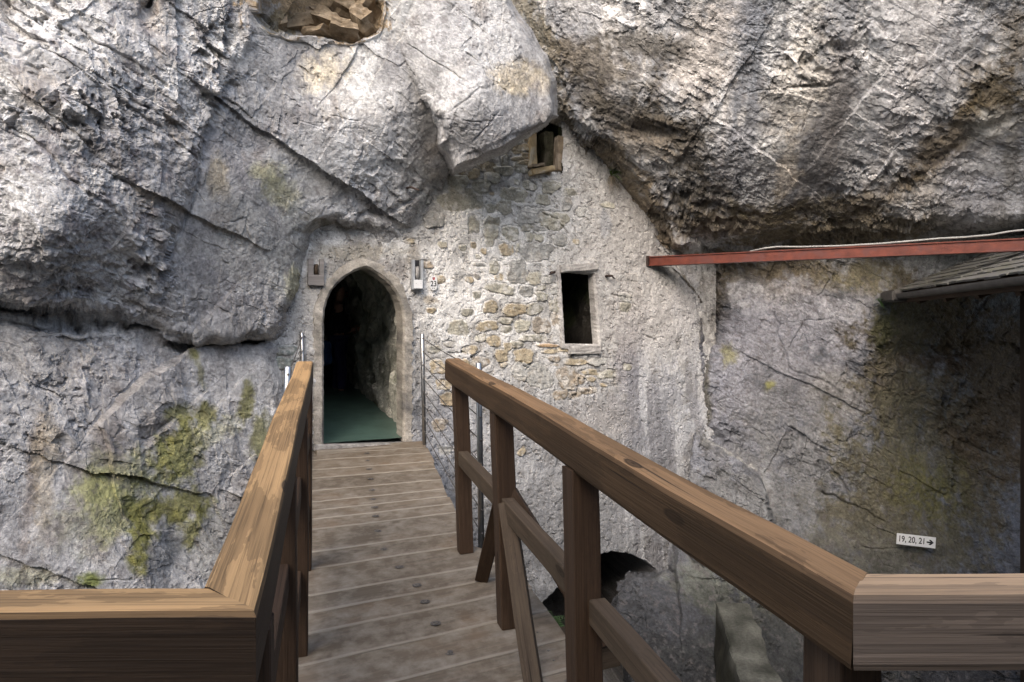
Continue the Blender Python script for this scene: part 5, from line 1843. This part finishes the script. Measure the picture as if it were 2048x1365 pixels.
# x forward, y left, z up
V_ = [(0, 0, .88), (0, 0, 1.02), (-.01, 0, 1.18), (0, 0, 1.34), (.01, 0, 1.41), (.03, 0, 1.49), (.035, 0, 1.57), (.02, 0, 1.63),
      (0, .09, .82), (.01, .095, .46), (-.02, .10, .09), (.10, .115, .035), (.16, .12, .025),
      (0, -.09, .82), (.05, -.095, .46), (.03, -.10, .09), (.15, -.115, .035), (.21, -.12, .025),
      (0, .17, 1.33), (-.02, .23, 1.06), (.14, .22, .96), (.20, .21, .98),
      (0, -.17, 1.33), (-.03, -.23, 1.06), (.16, -.16, 1.0), (.23, -.13, 1.02)]
E_ = [(0, 1), (1, 2), (2, 3), (3, 4), (4, 5), (5, 6), (6, 7), (0, 8), (8, 9), (9, 10), (10, 11), (11, 12), (0, 13), (13, 14), (14, 15), (15, 16), (16, 17), (3, 18), (18, 19), (19, 20), (20, 21), (3, 22), (22, 23), (23, 24), (24, 25)]
R_ = [(.11, .14), (.10, .13), (.11, .15), (.10, .15), .05, (.085, .07), (.095, .075), (.07, .06), .085, .055, .04, .038, .03, .085, .055, .04, .038, .03, .055, .042, .032, .03, .055, .042, .032, .03]
skin_mesh('body', V_, E_, R_, M_SKIN, person, PM)
for sgn, i0 in ((1, 20), (-1, 24)):      # fingers, thumb leaving the side of the palm
    b = Vector(V_[i0 + 1])
    for f in range(4):
        o_ = b + Vector((.02, 0, .022 - .015 * f))
        skin_mesh('finger', [tuple(o_), tuple(o_ + Vector((.035, -.004 * sgn, -.004))), tuple(o_ + Vector((.058 - .006 * abs(f - 1), -.016 * sgn, -.008))), tuple(o_ + Vector((.070 - .008 * abs(f - 1), -.03 * sgn, -.010)))],
                  [(0, 1), (1, 2), (2, 3)], [.0095, .009, .008, .007], M_SKIN, person, PM, 1)
    o_ = b + Vector((-.005, -.012 * sgn, .026))
    skin_mesh('thumb', [tuple(o_), tuple(o_ + Vector((.02, -.016 * sgn, .018))), tuple(o_ + Vector((.042, -.02 * sgn, .024)))], [(0, 1), (1, 2)], [.011, .010, .008], M_SKIN, person, PM, 1)
idx = [0, 8, 9, 10, 13, 14, 15]
vv = [(V_[i][0], V_[i][1], V_[i][2] + (.06 if i in (10, 15) else .0)) for i in idx]
skin_mesh('trousers', vv, [(0, 1), (1, 2), (2, 3), (0, 4), (4, 5), (5, 6)], [(.125, .155), .098, .074, .068, .098, .074, .068], M_JEAN, person, PM)
idx = [0, 1, 2, 3, 18, 19, 20, 22, 23, 24]
re_ = {a: i for i, a in enumerate(idx)}
skin_mesh('jacket', [V_[i] for i in idx], [(0, 1), (1, 2), (2, 3), (3, 4), (4, 5), (5, 6), (3, 7), (7, 8), (8, 9)], [(.135, .165), (.125, .155), (.13, .17), (.12, .165), .072, .058, .046, .072, .058, .046], M_SHIRT, person, PM)
skin_mesh('hair', [(-.005, 0, 1.52), (-.015, 0, 1.60), (.015, 0, 1.665)], [(0, 1), (1, 2)], [(.07, .075), (.095, .085), (.075, .07)], M_HAIR, person, PM)
bm = bmesh.new()
for y in (-.032, .032):
    bmesh.ops.create_uvsphere(bm, u_segments=10, v_segments=6, radius=.011, matrix=Matrix.Translation((.118, y, 1.555)))
from_bm('eye', bm, M_BLACK, person, PM, smooth=True)
skin_mesh('nose', [(.115, 0, 1.55), (.135, 0, 1.525)], [(0, 1)], [.010, .014], M_SKIN, person, PM, 1)
skin_mesh('mouth', [(.115, -.022, 1.49), (.125, 0, 1.488), (.115, .022, 1.49)], [(0, 1), (1, 2)], [.006, .008, .006], M_CREST, person, PM, 1)
for y in (-.078, .078):
    skin_mesh('ear', [(.02, y, 1.53), (.015, y * 1.08, 1.57)], [(0, 1)], [(.012, .014), (.014, .01)], M_SKIN, person, PM, 1)
for i0 in (10, 15):
    a = Vector(V_[i0])
    skin_mesh('shoe', [tuple(a + Vector((-.05, 0, -.045))), tuple(a + Vector((.03, 0, -.045))), tuple(a + Vector((.11, .01, -.055))), tuple(a + Vector((.17, .015, -.062)))], [(0, 1), (1, 2), (2, 3)], [(.045, .042), (.05, .045), (.046, .036), (.035, .025)], M_SHOE, person, PM, 1)
    skin_mesh('sock', [tuple(a + Vector((0, 0, .0))), tuple(a + Vector((0, 0, .05)))], [(0, 1)], [.05, .05], M_SOCK, person, PM, 1)
    skin_mesh('toe_cap', [tuple(a + Vector((.10, .01, -.042))), tuple(a + Vector((.18, .015, -.055)))], [(0, 1)], [(.03, .03), (.024, .02)], M_SOCK, person, PM, 1)
# the blue cloth hanging at the hip nearest the door
skin_mesh('blue_cloth', [(-.16, -.10, .86), (-.19, -.08, .72), (-.17, -.10, .57), (-.16, -.12, .50)], [(0, 1), (1, 2), (2, 3)], [(.05, .07), (.06, .10), (.06, .11), (.03, .08)], M_BLUE, person, PM)

# ------------------------------------------------------------------ light, sky, camera
SUN_EL, SUN_AZ = math.radians(36), math.radians(198)     # azimuth clockwise from +Y: behind the viewer and to the left
w = bpy.data.worlds.new('World')
SC.world = w
w.use_nodes = True
nt = w.node_tree
nt.nodes.clear()
sky = nt.nodes.new('ShaderNodeTexSky')
sky.sky_type = 'NISHITA'
sky.sun_disc = False
sky.sun_elevation = SUN_EL
sky.sun_rotation = SUN_AZ
sky.dust_density = 3.5
sky.air_density = .9
sky.ozone_density = .6
bg = nt.nodes.new('ShaderNodeBackground')
bg.inputs[1].default_value = .15
ow = nt.nodes.new('ShaderNodeOutputWorld')
nt.links.new(sky.outputs[0], bg.inputs[0])
nt.links.new(bg.outputs[0], ow.inputs[0])

sl = bpy.data.lights.new('sun', 'SUN')
sl.energy = .95
sl.angle = math.radians(85)
sl.color = (1, .995, .98)
so = bpy.data.objects.new('sun', sl)
COL.objects.link(so)
sdir = Vector((math.sin(SUN_AZ) * math.cos(SUN_EL), math.cos(SUN_AZ) * math.cos(SUN_EL), math.sin(SUN_EL)))
so.rotation_euler = sdir.to_track_quat('Z', 'Y').to_euler()

cam = bpy.data.cameras.new('camera')
cam.lens = 24
cam.sensor_width = 36
cam.clip_start = .05
cam.clip_end = 1000
cam.shift_y = -(682.5 - CY) / 2048
co = bpy.data.objects.new('camera', cam)
COL.objects.link(co)
co.location = (0, 0, EZ)
co.rotation_euler = (math.radians(90), 0, 0)
SC.camera = co

SC.view_settings.view_transform = 'Standard'
SC.view_settings.look = 'None'
SC.view_settings.exposure = 1.48
SC.view_settings.gamma = 1
SC.cycles.max_bounces = 6
SC.cycles.diffuse_bounces = 4
